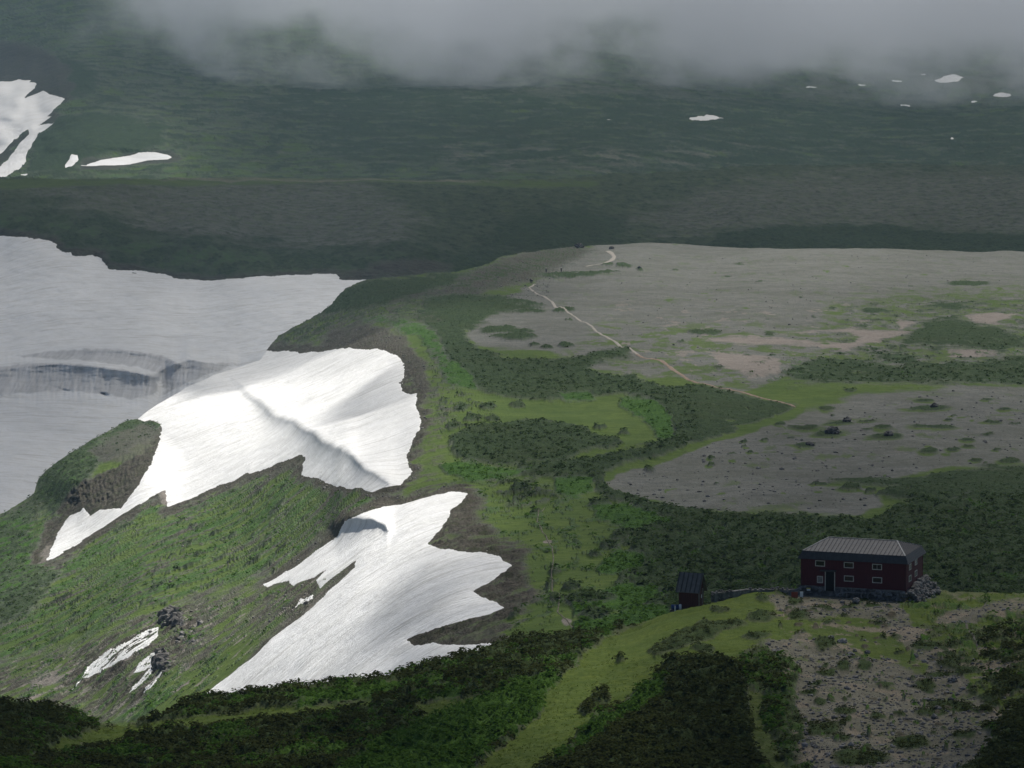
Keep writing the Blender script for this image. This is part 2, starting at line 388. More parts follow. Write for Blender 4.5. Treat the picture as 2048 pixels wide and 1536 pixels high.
# ------------------------------------------------------------------ snow outlines (view directions)
S1 = [(500, 700), (600, 706), (650, 702), (700, 697), (745, 697), (790, 708), (807, 722), (809, 745), (808, 760), (798, 768), (806, 780), (835, 787), (832, 810), (840, 828), (842, 850), (838, 865), (828, 880), (815, 905), (814, 925), (826, 940), (815, 955), (805, 965),
      (800, 972), (770, 977), (745, 986), (725, 980), (690, 975), (660, 965), (640, 955), (612, 953), (603, 945), (605, 930), (611, 912), (598, 914), (580, 921), (560, 925), (545, 932), (520, 940), (500, 946), (494, 943), (470, 960), (440, 970), (400, 987), (375, 1000), (337, 1017),
      (332, 1000), (333, 983), (318, 989), (290, 1005), (240, 1035), (200, 1060), (150, 1092), (120, 1108), (93, 1121), (102, 1100), (112, 1078), (130, 1045), (142, 1033), (160, 1025), (168, 1016), (176, 1026), (180, 1034), (186, 1030), (200, 1019), (240, 1019),
      (255, 1000), (280, 965), (300, 930), (315, 895), (322, 870), (325, 855), (316, 845), (300, 838), (288, 843), (272, 836), (300, 790), (370, 745), (430, 720)]
S2 = [(937, 993), (905, 988), (870, 994), (820, 1005), (770, 1014), (720, 1029), (690, 1041), (681, 1055), (674, 1072), (640, 1095), (600, 1125), (560, 1150), (525, 1171), (536, 1178), (552, 1168), (577, 1160), (586, 1173), (600, 1167), (622, 1162), (655, 1144), (632, 1166), (640, 1181), (660, 1163), (690, 1142), (711, 1125),
      (708, 1136), (680, 1166), (651, 1192), (625, 1216), (597, 1239), (570, 1260), (542, 1283), (519, 1309), (464, 1352), (420, 1384), (384, 1409), (396, 1418), (400, 1450), (560, 1450), (800, 1410), (1000, 1345), (1004, 1284), (960, 1288), (925, 1286), (866, 1281), (830, 1285), (812, 1277), (847, 1262), (878, 1249), (925, 1233), (972, 1220), (1010, 1206), (991, 1194), (964, 1187),
      (944, 1180), (987, 1157), (1024, 1132), (999, 1118), (964, 1108), (917, 1103), (886, 1093), (855, 1085), (870, 1071), (884, 1055), (892, 1043), (902, 1024), (922, 1010)]
S3 = [(317, 1258), (290, 1265), (262, 1279), (240, 1294), (230, 1297), (195, 1321), (178, 1338), (160, 1364), (141, 1388), (167, 1364), (195, 1352), (223, 1339), (258, 1322), (274, 1310), (282, 1306), (300, 1293), (317, 1277)]
S4 = [(318, 1300), (303, 1309), (279, 1327), (266, 1346), (290, 1339), (305, 1332), (317, 1312)]
S5 = [(303, 1332), (286, 1351), (270, 1366), (254, 1383), (279, 1371), (297, 1355), (307, 1338)]
S6 = [(324, 1340), (307, 1358), (284, 1387), (303, 1376), (321, 1353)]
S7 = [(626, 1193), (600, 1205), (588, 1221), (605, 1213), (627, 1199)]
V1 = [(-160, 462), (0, 471), (40, 474), (95, 480), (112, 490), (130, 508), (150, 512), (188, 511), (205, 524), (218, 538), (245, 541), (330, 547), (345, 556), (420, 561), (520, 552), (600, 550), (672, 547), (682, 559), (740, 558), (900, 700), (900, 1300), (-160, 1300)]
F1 = [(-160, 165), (0, 159), (21, 160), (39, 155), (52, 159), (63, 161), (58, 166), (76, 169), (62, 183), (48, 197), (86, 183), (100, 189), (115, 190), (130, 194), (115, 209), (93, 229), (103, 229), (89, 241), (74, 250), (91, 246), (109, 246), (99, 254), (78, 267), (70, 282), (55, 314), (50, 330), (40, 342), (23, 350), (0, 358), (-160, 380)]
F1h = [(57, 258), (42, 269), (16, 293), (4, 308), (-30, 330), (-160, 340), (-160, 360), (-20, 350), (13, 329), (26, 311), (39, 290), (57, 268)]
F2 = [(174, 330), (203, 321), (229, 316), (260, 311), (286, 304), (312, 304), (336, 310), (345, 315), (336, 319), (294, 321), (260, 329), (227, 331), (182, 332), (159, 332)]
F3 = [(143, 313), (156, 316), (157, 324), (146, 333), (129, 338), (131, 332), (139, 324)]
F5 = [(1375, 239), (1396, 236), (1414, 232), (1434, 236), (1450, 240), (1414, 244), (1384, 243)]
F6 = [(1868, 162), (1889, 156), (1904, 151), (1930, 157), (1914, 165), (1879, 167)]
F7 = [(1984, 191), (2004, 186), (2026, 191), (2009, 196)]
def lens(u, v, a, b): return [(u+a*math.cos(t), v+b*math.sin(t)*(.7+.3*math.sin(3*t+u))) for t in np.linspace(0, 2*math.pi, 10)[:-1]]

def near_snow(L, polys):
    d = np.full(L.U.shape, -70.)
    for p in polys: d = np.maximum(d, poly_sd(p, L.wu, L.wv, 70))
    return d

# ================================================================== COVER: far plain
L = L3; L.cover_init('grass'); L.warp(60., 26)
L.mottle('lush', None, .0, 1.3, 1.0, 21, .25, .6)
L.mottle('grass', [(200, 240), (2200, 240), (2200, 360), (200, 360)], .12, 2.6, 2.0, 22, .1, .7)
L.mottle('gravel', [(150, 90), (700, 110), (750, 200), (450, 280), (220, 270), (190, 180)], -.05, 1.4, .9, 31, .4, .4)
L.mottle('pine', None, .02, 2.4, 1.5, 5, .20, .85, octv=6)
L.mottle('pine', [(600, 150), (1500, 200), (2200, 240), (2200, 340), (1400, 350), (700, 330), (500, 220)], -.10, 1.2, 1.3, 17, .22, .85, octv=6)
L.mottle('pale', [(500, 270), (2200, 270), (2200, 350), (500, 350)], .22, 1.6, 1.4, 36, .05, .3)
L.mottle('gravel', [(900, 150), (2200, 120), (2200, 210), (1500, 200), (900, 200)], .05, 1., .3, 33, .18, .6)
L.mottle('pale', [(900, 290), (1500, 295), (1500, 345), (900, 350)], .12, 1.5, .9, 35, .1, .4)
L.paint('rock', [(-160, 60), (60, 90), (150, 120), (200, 160), (150, 190), (110, 215), (120, 240), (60, 260), (-160, 200)], 12, .8, 8)
L.paint('pine', [(110, 232), (200, 228), (330, 250), (330, 290), (260, 305), (180, 315), (130, 345), (60, 350), (70, 290)], 8, .9, 10)
L.paint('pine', [(110, 100), (190, 140), (200, 175), (150, 190), (140, 150)], 8, .8, 8)
L.paint('rock', F1h, 4, 1.); L.paint('rock', [(160, 320), (340, 300), (370, 318), (340, 326), (250, 334), (160, 338)], 4, .7)
L.displace(1.6*L.W['pine']*(.6+fbm(L.P[..., 0]/9, L.P[..., 1]/22, 3, 4))+5*fbm(L.P[..., 0]/260, L.P[..., 1]/420, 4, 2))
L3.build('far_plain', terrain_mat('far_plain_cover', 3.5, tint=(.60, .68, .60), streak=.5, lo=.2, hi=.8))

# ================================================================== COVER: valley side and second plateau
L = L2; L.cover_init('pine'); L.warp(22., 16)
L.mottle('grass', [(-160, 350), (2200, 320), (2200, 480), (900, 520), (700, 400), (-160, 400)], .0, 2., 1.4, 6, .35, .6)
L.paint('gravel', [(60, 380), (250, 366), (700, 366), (780, 395), (850, 440), (800, 490), (620, 500), (350, 474), (240, 440), (150, 405)], 22, .8, 26)
L.paint('gravel', [(1240, 445), (1400, 385), (1600, 352), (1800, 345), (2200, 350), (2200, 478), (1850, 465), (1650, 450), (1500, 462), (1350, 470)], 22, .85, 24)
L.mottle('pine', None, .10, 3.4, 1.8, 9, .25, .7, octv=6)
L.mottle('grass', [(-160, 350), (2200, 320), (2200, 480), (900, 500), (300, 450), (-160, 400)], .05, 3.2, 1.6, 13, .3, .5, octv=6)
L.paint('grass', [(-160, 356), (200, 358), (700, 356), (1200, 364), (1180, 374), (700, 367), (200, 372), (-160, 382)], 5, .9)
L.paint('pale', [(250, 358), (900, 358), (1000, 363), (700, 363), (400, 362)], 3, .5)
L.paint('pine', [(1440, 470), (1560, 452), (1760, 450), (1900, 470), (2200, 478), (2200, 520), (1400, 500)], 5, .9, 6)
L.paint('pine', [(950, 500), (1000, 440), (1150, 420), (1250, 440), (1240, 500)], 14, .7, 10)
L.mottle('lush', [(-160, 400), (150, 430), (260, 470), (600, 510), (900, 500), (900, 560), (300, 545), (150, 490), (-160, 455)], .0, 1.2, .4, 15, .12, .7)
sd = near_snow(L, [V1]); L.put('rock', sst(-15, -2, sd)*(.55+.45*sst(-.1, .2, fbm(L.P[..., 0]/9, L.P[..., 1]/9, 3, 2))))
L.paint('rock', [(680, 545), (760, 530), (850, 520), (900, 540), (800, 556), (720, 560)], 8, .7, 6)
x, y = L.P[..., 0], L.P[..., 1]
L.displace((1.5*L.W['pine']*(.5+fbm(x/4.5, y/10, 3, 4))+.9*L.W['lush']*fbm(x/3, y/7, 3, 5)+1.6*L.W['rock']*fbm(x/6, y/6, 4, 6)+3.0*fbm(x/90, y/120, 4, 2))*sst(2, -6, poly_sd(V1, L.U, L.V, 70))-5*sst(4, 30, poly_sd(V1, L.U, L.V, 70)))
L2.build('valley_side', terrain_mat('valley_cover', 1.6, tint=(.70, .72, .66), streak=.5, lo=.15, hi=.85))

# ================================================================== COVER: plateau, meadows and east slope
L = L1; L.cover_init('grass'); L.warp(7., 12)
SLOPE = [(-160, 1050), (60, 1000), (330, 1000), (600, 930), (800, 985), (700, 1040), (560, 1150), (380, 1200), (200, 1280), (-160, 1380)]
L.mottle('lush', SLOPE, .0, .45, .8, 23, .14, .75)
L.mottle('rock', SLOPE, .20, .35, 1.1, 24, .05, .65)
L.mottle('pine', SLOPE, .27, 1.0, .9, 25, .04, .8)
# bare gravel
L.paint('gravel', [(930, 668), (960, 640), (1000, 600), (1060, 572), (1100, 540), (1150, 510), (1200, 485), (2200, 495), (2200, 762), (1700, 768), (1580, 748), (1520, 770), (1480, 790), (1430, 775), (1350, 750), (1300, 752), (1230, 748), (1180, 735), (1100, 705), (950, 690)], 7, 1, 5)
L.mottle('grass', [(1200, 640), (1500, 640), (1700, 660), (1800, 600), (2200, 580), (2200, 780), (1400, 790), (1100, 730)], .03, .7, .25, 41, .10, .75)
L.mottle('grass', [(1000, 490), (2200, 500), (2200, 640), (1000, 640)], .15, .8, .3, 42, .2, .45)
L.mottle('grass', [(1640, 600), (1800, 580), (2200, 560), (2200, 780), (1560, 780), (1640, 690)], -.05, 1.0, .4, 45, .25, .75)
L.mottle('pine', [(1700, 600), (2200, 590), (2200, 770), (1560, 770), (1660, 700)], .14, 1.3, .5, 46, .12, .8)
L.mottle('rock', [(1000, 490), (2200, 500), (2200, 770), (1000, 770)], .12, 3., 1., 48, .3, .25)
L.mottle('pale', [(1180, 600), (1700, 600), (1800, 700), (1500, 760), (1200, 730)], .24, .7, .22, 43, .05, .6)
for p, st in (([(1400, 678), (1480, 672), (1580, 684), (1700, 688), (1720, 672), (1640, 660), (1560, 664), (1700, 655), (1820, 665), (1760, 680), (1690, 700), (1600, 692), (1500, 690)], .8), ([(1420, 706), (1500, 704), (1560, 715), (1560, 745), (1500, 752), (1440, 735)], .75),
              ([(1930, 634), (1990, 624), (2040, 628), (1990, 648), (1950, 646)], .9), ([(1795, 640), (1830, 645), (1800, 658)], .8), ([(1895, 702), (1950, 698), (2000, 704), (1950, 712), (1910, 712)], .9)):
    L.paint('pale', p, 4, st, 4)
L.paint('gravel', [(1600, 825), (1700, 797), (1900, 772), (2200, 772), (2200, 930), (1900, 932), (1800, 948), (1650, 962), (1640, 975), (1740, 985), (1765, 1010), (1720, 1030), (1560, 1024), (1400, 1019), (1290, 1000), (1230, 985), (1210, 966), (1232, 942), (1340, 920), (1390, 897), (1450, 872), (1540, 850)], 6, 1, 4)
L.mottle('grass', [(1600, 940), (2200, 900), (2200, 780), (1600, 780), (1400, 1030), (1750, 1040)], .22, .9, .3, 44, .15, .6)
L.mottle('rock', [(1200, 1040), (2200, 1000), (2200, 760), (1600, 780), (1200, 940)], .1, 3., 1., 49, .3, .25)
# pine scrub
for p in ([(850, 598), (900, 590), (1000, 596), (1090, 612), (1000, 625), (960, 650), (930, 665), (925, 680), (960, 700), (1010, 718), (1100, 722), (1200, 705), (1255, 700), (1265, 712), (1180, 730), (1180, 745), (1260, 750), (1320, 775), (1400, 772), (1480, 790), (1560, 803), (1595, 820), (1540, 840), (1440, 868), (1400, 888), (1330, 912), (1250, 926), (1212, 946), (1200, 965),
           (1170, 960), (1120, 955), (1150, 925), (1250, 905), (1330, 890), (1345, 860), (1330, 830), (1290, 805), (1240, 790), (1190, 800), (1100, 805), (1000, 795), (955, 775), (910, 745), (885, 705), (865, 665), (835, 640)],
          [(905, 905), (900, 882), (950, 858), (1040, 847), (1100, 850), (1170, 858), (1175, 870), (1210, 875), (1245, 888), (1230, 900), (1160, 905), (1130, 925), (1010, 932), (930, 924)],
          [(1195, 965), (1240, 992), (1300, 1012), (1420, 1027), (1560, 1034), (1740, 1042), (1830, 1010), (1760, 995), (1800, 975), (1660, 962), (1850, 950), (1900, 940), (2200, 925), (2200, 1300), (1280, 1300), (1230, 1180), (1250, 1100), (1290, 1062), (1345, 1048), (1290, 1025), (1230, 1010), (1180, 985)],
          [(1040, 932), (1100, 927), (1200, 930), (1200, 962), (1120, 965), (1030, 955)],
          [(1560, 748), (1600, 727), (1640, 718), (1740, 725), (1800, 735), (1900, 725), (2200, 705), (2200, 770), (1950, 766), (1800, 764), (1650, 766)],
          [(1800, 690), (1850, 645), (1900, 635), (1990, 655), (2060, 685), (2010, 702), (1930, 692)], [(1720, 700), (1800, 706), (1870, 730), (1800, 727)], [(1840, 614), (1900, 604), (1970, 608), (1910, 620)],
          [(640, 628), (690, 580), (735, 562), (900, 546), (960, 548), (900, 572), (820, 600), (700, 618)]):
    L.paint('pine', p, 7, .95, 7)
L.paint('rock', [(890, 575), (960, 535), (1050, 505), (1150, 490), (1190, 500), (1100, 545), (1040, 568), (950, 590), (860, 595), (780, 604)], 7, .75, 8)
L.mottle('pine', [(890, 575), (960, 530), (1150, 485), (1190, 500), (1100, 545), (950, 590), (780, 604)], -.04, 1., .9, 47, .15, .85)
for a in ((1003, 661, 42, 5), (1028, 675, 45, 7), (1128, 621, 22, 4), (1062, 621, 28, 3), (1045, 664, 22, 4), (1068, 688, 12, 4), (1133, 690, 14, 5), (1093, 694, 10, 3), (1138, 640, 9, 2), (1410, 665, 30, 5), (1540, 668, 10, 3), (1750, 620, 25, 5), (1250, 532, 16, 3), (1215, 530, 10, 3), (1280, 540, 7, 3), (1140, 552, 55, 5), (1190, 548, 50, 3),
          (1935, 568, 45, 4), (1680, 846, 26, 5), (1611, 855, 25, 4), (1657, 868, 28, 7), (1611, 894, 18, 6), (1774, 874, 28, 6), (1855, 815, 42, 4), (1852, 800, 18, 4), (1868, 856, 45, 4), (1654, 817, 14, 4), (1737, 840, 16, 3), (1764, 859, 18, 3), (1859, 903, 17, 4), (1940, 892, 11, 4), (1985, 846, 20, 3), (1937, 877, 13, 3),
          (1699, 983, 19, 4), (1742, 989, 9, 3), (1641, 968, 16, 4), (1563, 849, 9, 3), (1953, 922, 12, 3), (1898, 840, 8, 3), (1908, 830, 7, 2), (1908, 901, 12, 2), (2021, 924, 20, 5), (1995, 900, 8, 4), (1420, 916, 6, 2), (1420, 930, 6, 2), (1501, 907, 6, 2), (1530, 881, 7, 2), (1488, 882, 6, 2), (2010, 820, 14, 2), (1975, 800, 9, 2), (1700, 785, 12, 2)):
    if a[1] > 780: L.ell('grass', a[0]-4, a[1]+1.5, a[2]*1.3, a[3]*1.25+1, .8)
    L.ell('pine', *a)
for _ in range(150):
    u = random.uniform(1250, 2180); v = random.choice((random.uniform(800, 1010), random.uniform(520, 760)))
    L.ell(random.choice(('pine', 'grass', 'grass')), u, v, random.uniform(2.5, 11), random.uniform(1, 2.4), .8)
# yellow-green fringe, meadows, leafy bushes
L.paint('grass', [(1205, 958), (1240, 934), (1340, 910), (1400, 886), (1450, 866), (1540, 838), (1600, 815), (1610, 828), (1540, 852), (1450, 876), (1390, 900), (1330, 922), (1240, 944), (1215, 962)], 3, .95)
M1 = [(860, 800), (930, 790), (1000, 800), (1100, 808), (1190, 798), (1240, 792), (1290, 808), (1330, 832), (1345, 862), (1330, 886), (1260, 892), (1215, 872), (1170, 856), (1100, 847), (1040, 845), (980, 855), (930, 862), (880, 880)]
M2 = [(1010, 965), (1060, 968), (1170, 972), (1230, 1012), (1290, 1032), (1320, 1046), (1280, 1066), (1245, 1110), (1235, 1160), (1180, 1180), (1180, 1260), (1050, 1290), (1030, 1200), (1040, 1120), (1000, 1050)]
L.paint('grass', M1, 6, .95); L.paint('grass', M2, 12, .9)
for p in ([(715, 640), (760, 634), (810, 642), (870, 660), (895, 720), (945, 752), (955, 778), (900, 772), (880, 742), (858, 705), (838, 672), (780, 654)], [(1110, 788), (1180, 788), (1190, 800), (1130, 806)], [(1235, 792), (1300, 800), (1345, 838), (1350, 875), (1320, 880), (1290, 842), (1250, 822)],
          [(880, 925), (1000, 935), (1060, 950), (1000, 965), (930, 962), (890, 945)], [(1110, 960), (1180, 962), (1190, 985), (1150, 1000), (1110, 985)], [(1180, 1015), (1240, 1010), (1345, 1040), (1340, 1056), (1270, 1056), (1200, 1040)],
          [(1190, 1130), (1240, 1100), (1290, 1110), (1280, 1150), (1210, 1150)], [(1130, 1200), (1230, 1170), (1300, 1170), (1330, 1200), (1240, 1230), (1150, 1240)], [(1150, 1250), (1250, 1230), (1340, 1215), (1340, 1260), (1150, 1290)]):
    L.paint('lush', p, 5, .9, 5)
for a in ((975, 815, 18, 6), (1035, 812, 16, 6), (985, 845, 14, 4), (1250, 865, 12, 3), (1200, 856, 14, 3), (1200, 1012, 20, 5), (1050, 985, 14, 4), (1035, 985, 10, 5), (1030, 1140, 12, 6), (1110, 1140, 14, 5), (1150, 1090, 6, 2), (1075, 1030, 14, 3), (1250, 1080, 26, 12), (1220, 1095, 20, 6), (1190, 1110, 14, 4), (1110, 1195, 16, 6), (1175, 1200, 55, 14), (1190, 1240, 28, 10), (1145, 1175, 18, 5), (1020, 1230, 18, 5), (1100, 1165, 8, 12), (905, 862, 10, 6), (940, 845, 14, 5), (920, 820, 14, 5), (1060, 1170, 9, 5)):
    L.ell('pine', a[0], a[1], a[2], a[3], .85)
L.mottle('lush', [(860, 960), (1060, 960), (1280, 1040), (1240, 1180), (1000, 1290), (1000, 1100)], .12, 2., .6, 51, .05, .6)
L.mottle('pine', [(860, 700), (900, 760), (960, 800), (1000, 860), (900, 900), (860, 800)], .15, 2., .7, 52, .05, .8)
L.mottle('pine', [(980, 960), (1060, 970), (1120, 1000), (1020, 1020)], .05, 2.4, .8, 53, .05, .85)
L.mottle('lush', [(1250, 1040), (1700, 1045), (2200, 940), (2200, 1200), (1250, 1250)], .17, 1.5, .5, 54, .06, .75)
L.mottle('lush', [(1500, 715), (2200, 640), (2200, 770), (1500, 770)], .2, 1.5, .5, 55, .06, .6)
BROW = [(500, 725), (560, 660), (640, 625), (850, 596), (880, 640), (800, 650), (720, 640), (640, 680), (560, 715)]
L.mottle('pine', BROW, -.05, 1.6, .9, 72, .12, .8); L.mottle('rock', BROW, .12, 1.2, .8, 73, .08, .6)
L.mottle('rock', [(860, 620), (920, 800), (880, 960), (1000, 1060), (1080, 1180), (1040, 1280), (960, 1280), (960, 1020), (830, 980), (850, 780)], .08, 1.0, .9, 74, .15, .5)
# earth and rock round the snow
L.paint('rock', [(935, 985), (975, 1000), (950, 1030), (1000, 1075), (1060, 1100), (1045, 1150), (1080, 1180), (1010, 1235), (1020, 1260), (870, 1300), (790, 1285), (830, 1240), (945, 1180), (1000, 1132), (940, 1100), (845, 1085), (870, 1020)], 16, .82, 10)
sd = near_snow(L, [S1, S2]); nz = fbm(L.P[..., 0]/6, L.P[..., 1]/10, 4, 31)
L.put('rock', sst(-26, -4, sd+26*nz)*.85)
sd = near_snow(L, [S3, S4, S5, S6, S7]); L.put('rock', sst(-46, -10, sd+34*nz)*.8)
LOWER = [(-160, 1360), (100, 1300), (300, 1220), (530, 1165), (705, 1135), (620, 1222), (390, 1405), (250, 1440), (-160, 1440)]

L.paint('rock', [(300, 1240), (350, 1200), (450, 1180), (530, 1170), (640, 1175), (705, 1135), (620, 1222), (520, 1305), (390, 1405), (330, 1400), (340, 1330), (300, 1300)], 14, .65, 18)
L.paint('rock', [(-160, 1360), (100, 1310), (220, 1270), (290, 1240), (330, 1260), (330, 1400), (250, 1440), (100, 1430), (-160, 1440)], 18, .7, 22)
L.paint('grass', [(300, 1440), (380, 1350), (470, 1290), (540, 1258), (500, 1320), (420, 1390), (380, 1420)], 9, .85, 8)
L.paint('lush', [(210, 1450), (280, 1400), (330, 1350), (380, 1330), (370, 1370), (300, 1430)], 8, .8, 8)
L.paint('pale', [(60, 1370), (100, 1345), (150, 1340), (140, 1360), (60, 1410), (30, 1405)], 8, .5, 10)
L.mottle('pale', [(560, 1250), (640, 1190), (680, 1170), (640, 1225), (580, 1270)], .0, 2., 1., 57, .1, .5)
L.paint('rock', [(640, 690), (660, 655), (720, 645), (800, 665), (850, 720), (860, 780), (840, 800), (810, 720), (740, 700)], 8, .7, 8)
L.paint('pine', [(-160, 1100), (0, 1040), (70, 995), (100, 1015), (60, 1060), (90, 1130), (120, 1150), (60, 1230), (-160, 1330)], 12, .75, 12)
L.mottle('lush', [(-160, 1100), (0, 1030), (90, 1030), (100, 1160), (-160, 1300)], .02, 1.5, 1., 58, .06, .8)
L.paint('rock', [(92, 1050), (130, 1035), (120, 1075), (95, 1125), (60, 1130)], 6, .9); L.paint('pale', [(92, 1090), (106, 1088), (95, 1120), (75, 1128)], 5, .5)
L.paint('pine', [(70, 1000), (72, 958), (130, 910), (240, 848), (275, 838), (322, 845), (322, 870), (200, 930), (150, 1000), (110, 1030)], 6, .9, 5)
L.mottle('lush', [(70, 1000), (72, 958), (130, 910), (230, 860), (200, 930), (110, 1030)], .05, 2., 1.4, 59, .06, .7)
L.paint('rock', [(180, 905), (240, 862), (285, 846), (322, 860), (315, 895), (270, 930), (200, 925)], 7, .5, 6)
L.paint('rock', [(120, 1028), (140, 985), (190, 945), (230, 935), (300, 900), (322, 868), (318, 890), (300, 930), (255, 1005), (240, 1020), (165, 1026)], 5, .95, 6)
L.paint('pale', [(318, 990), (334, 982), (334, 1015), (322, 1012)], 3, .6)
L.paint('rock', [(330, 1215), (370, 1215), (390, 1240), (370, 1290), (330, 1330), (312, 1330), (318, 1260)], 7, .9, 8)
L.mottle('grass', LOWER, .02, .9, 1.0, 75, .15, .75); L.mottle('pale', LOWER, .22, 1.6, 1.6, 76, .06, .6); L.mottle('lush', LOWER, .22, 1.4, 1.2, 77, .06, .7)
L.mottle('grass', [(850, 1000), (1080, 1080), (1080, 1240), (850, 1300)], .1, 1.3, 1.1, 78, .15, .6)
L.ell('pale', 1096, 1085, 9, 4, .8); L.ell('pale', 1132, 1248, 12, 8, .7); L.ell('gravel', 1330, 487, 24, 3, 1); L.ell('pale', 1325, 488, 22, 2, .8)
x, y = L.P[..., 0], L.P[..., 1]
snowfree = sst(4, -8, np.maximum(poly_sd(S1, L.U, L.V, 20), poly_sd(S2, L.U, L.V, 20)))
near = sst(1300, 600, y)
h = (1-.65*sst(1390, 1440, L.U)*sst(1000, 960, L.V))*L.W['pine']*(.55+.45*near+(.9)*fbm(x/2.4, y/4.5, 4, 4, .6))*1.0
h += L.W['lush']*(.35+.6*fbm(x/1.8, y/3.0, 4, 5, .6))+L.W['grass']*.16*fbm(x/12, y/2.2, 3, 6)
h += L.W['rock']*1.2*fbm(x/3.2, y/2.6, 5, 8, .65)+.05*L.W['gravel']*fbm(x/2, y/4, 3, 9)
L.displace(h*snowfree+1.3*fbm(x/40, y/60, 4, 2)-3*sst(14, 40, np.maximum(poly_sd(S1, L.U, L.V, 60), poly_sd(S2, L.U, L.V, 60))))
L1.build('plateau', terrain_mat('plateau_cover', .55))

# ================================================================== COVER: foreground ridge
L = L0; L.cover_init('pine'); L.warp(3., 12)
L.mottle('lush', [(200, 1430), (1250, 1250), (1100, 1600), (-160, 1600), (-160, 1470)], .06, .7, .4, 61, .08, .8)
for p, k in (([(200, 1455), (300, 1445), (500, 1425), (700, 1405), (760, 1395), (740, 1420), (560, 1440), (330, 1470), (200, 1500), (60, 1530), (90, 1495), (160, 1475)], 'grass'), ([(560, 1400), (700, 1385), (820, 1368), (900, 1372), (760, 1396), (600, 1420)], 'lush'),
             ([(830, 1420), (900, 1400), (960, 1395), (900, 1430), (850, 1450)], 'grass'), ([(640, 1600), (700, 1530), (800, 1470), (860, 1435), (960, 1400), (1060, 1375), (1110, 1350), (1130, 1390), (1060, 1450), (980, 1500), (900, 1600)], 'lush'),
             ([(880, 1600), (960, 1530), (1020, 1480), (1080, 1440), (1090, 1400), (1110, 1370), (1160, 1320), (1240, 1268), (1350, 1218), (1420, 1200), (1500, 1180), (1545, 1186), (1572, 1220), (1605, 1258), (1595, 1290), (1540, 1300), (1500, 1330), (1440, 1322), (1390, 1318), (1330, 1335), (1270, 1395), (1190, 1440), (1140, 1500), (1060, 1560), (1000, 1600)], 'grass')):
    L.paint(k, p, 5, .95, 5)
L.paint('lush', [(1150, 1500), (1180, 1450), (1250, 1420), (1290, 1370), (1340, 1350), (1330, 1400), (1250, 1450), (1160, 1520), (1050, 1580)], 6, .85, 6)
L.paint('pine', [(1292, 1305), (1340, 1270), (1400, 1244), (1450, 1240), (1458, 1252), (1430, 1272), (1380, 1292), (1310, 1317)], 4, .95, 3)
for a in ((1465, 1250, 30, 9), (1525, 1238, 28, 10), (1530, 1203, 18, 4), (1515, 1275, 25, 7), (1440, 1222, 20, 5), (1405, 1300, 22, 6), (1240, 1330, 8, 4), (1200, 1400, 20, 10), (1175, 1420, 16, 8)): L.ell('pine', *a, .9)
L.paint('lush', [(1490, 1300), (1570, 1290), (1595, 1330), (1600, 1400), (1620, 1450), (1625, 1500), (1620, 1600), (1520, 1600), (1500, 1440), (1480, 1350)], 8, .7, 8)
L.mottle('pine', [(1490, 1300), (1570, 1290), (1600, 1400), (1625, 1500), (1620, 1600), (1500, 1600)], .02, 1.4, .8, 63, .06, .9)
L.paint('grass', [(1495, 1390), (1525, 1400), (1530, 1460), (1570, 1520), (1610, 1600), (1560, 1600), (1500, 1480)], 6, .7, 5)
L.paint('grass', [(1600, 1240), (1760, 1205), (1860, 1180), (2200, 1185), (2200, 1460), (2000, 1440), (1900, 1330), (1820, 1260)], 7, .95, 6)
L.mottle('lush', [(1750, 1190), (2200, 1190), (2200, 1460), (1900, 1340)], .02, 1., .5, 64, .08, .7)
L.mottle('pine', [(1850, 1250), (2200, 1230), (2200, 1480), (1960, 1440)], .02, 1., .5, 65, .06, .9)
L.paint('gravel', [(1535, 1200), (1600, 1188), (1700, 1192), (1790, 1202), (1830, 1250), (1870, 1300), (1930, 1370), (2000, 1440), (2025, 1468), (1950, 1520), (1880, 1600), (1635, 1600), (1610, 1470), (1590, 1400), (1600, 1335), (1530, 1300), (1600, 1275), (1640, 1290), (1700, 1300), (1800, 1320), (1850, 1330), (1800, 1280), (1770, 1250), (1690, 1232), (1620, 1245), (1560, 1218)], 6, 1, 6)
L.paint('gravel', [(1860, 1240), (1900, 1232), (1960, 1212), (1990, 1205), (2200, 1200), (2200, 1232), (2000, 1222), (1950, 1245), (1880, 1248)], 5, .8, 6)
L.paint('grass', [(1600, 1246), (1690, 1234), (1770, 1256), (1815, 1290), (1860, 1330), (1850, 1345), (1790, 1332), (1700, 1300), (1620, 1284)], 5, .8, 5)
L.mottle('grass', [(1540, 1190), (2050, 1190), (2050, 1600), (1600, 1600)], .20, 1.2, .5, 66, .07, .55)
L.mottle('pale', [(1540, 1190), (2050, 1190), (2050, 1600), (1600, 1600)], .16, .6, .4, 67, .10, .55)
for a in ((1652, 1342, 20, 6), (1685, 1335, 15, 6), (1733, 1334, 13, 5), (1631, 1374, 15, 4), (1690, 1430, 20, 8), (1758, 1441, 17, 6), (1864, 1425, 32, 9), (1821, 1489, 40, 14), (1722, 1518, 60, 14), (1647, 1457, 35, 13), (1682, 1477, 20, 7), (1848, 1375, 22, 7), (1925, 1473, 25, 6), (1901, 1409, 50, 9),
          (1647, 1292, 22, 8), (1733, 1494, 8, 4), (1805, 1431, 8, 5), (1727, 1409, 6, 3), (1640, 1410, 14, 6), (1615, 1395, 16, 6), (1850, 1290, 30, 8), (1900, 1330, 26, 8), (1700, 1215, 20, 4), (1650, 1212, 14, 4), (1745, 1212, 16, 5), (1590, 1205, 14, 4), (1880, 1350, 30, 5), (1770, 1380, 20, 4), (1960, 1420, 24, 8), (1990, 1460, 30, 10)): L.ell('pine', *a, .9)
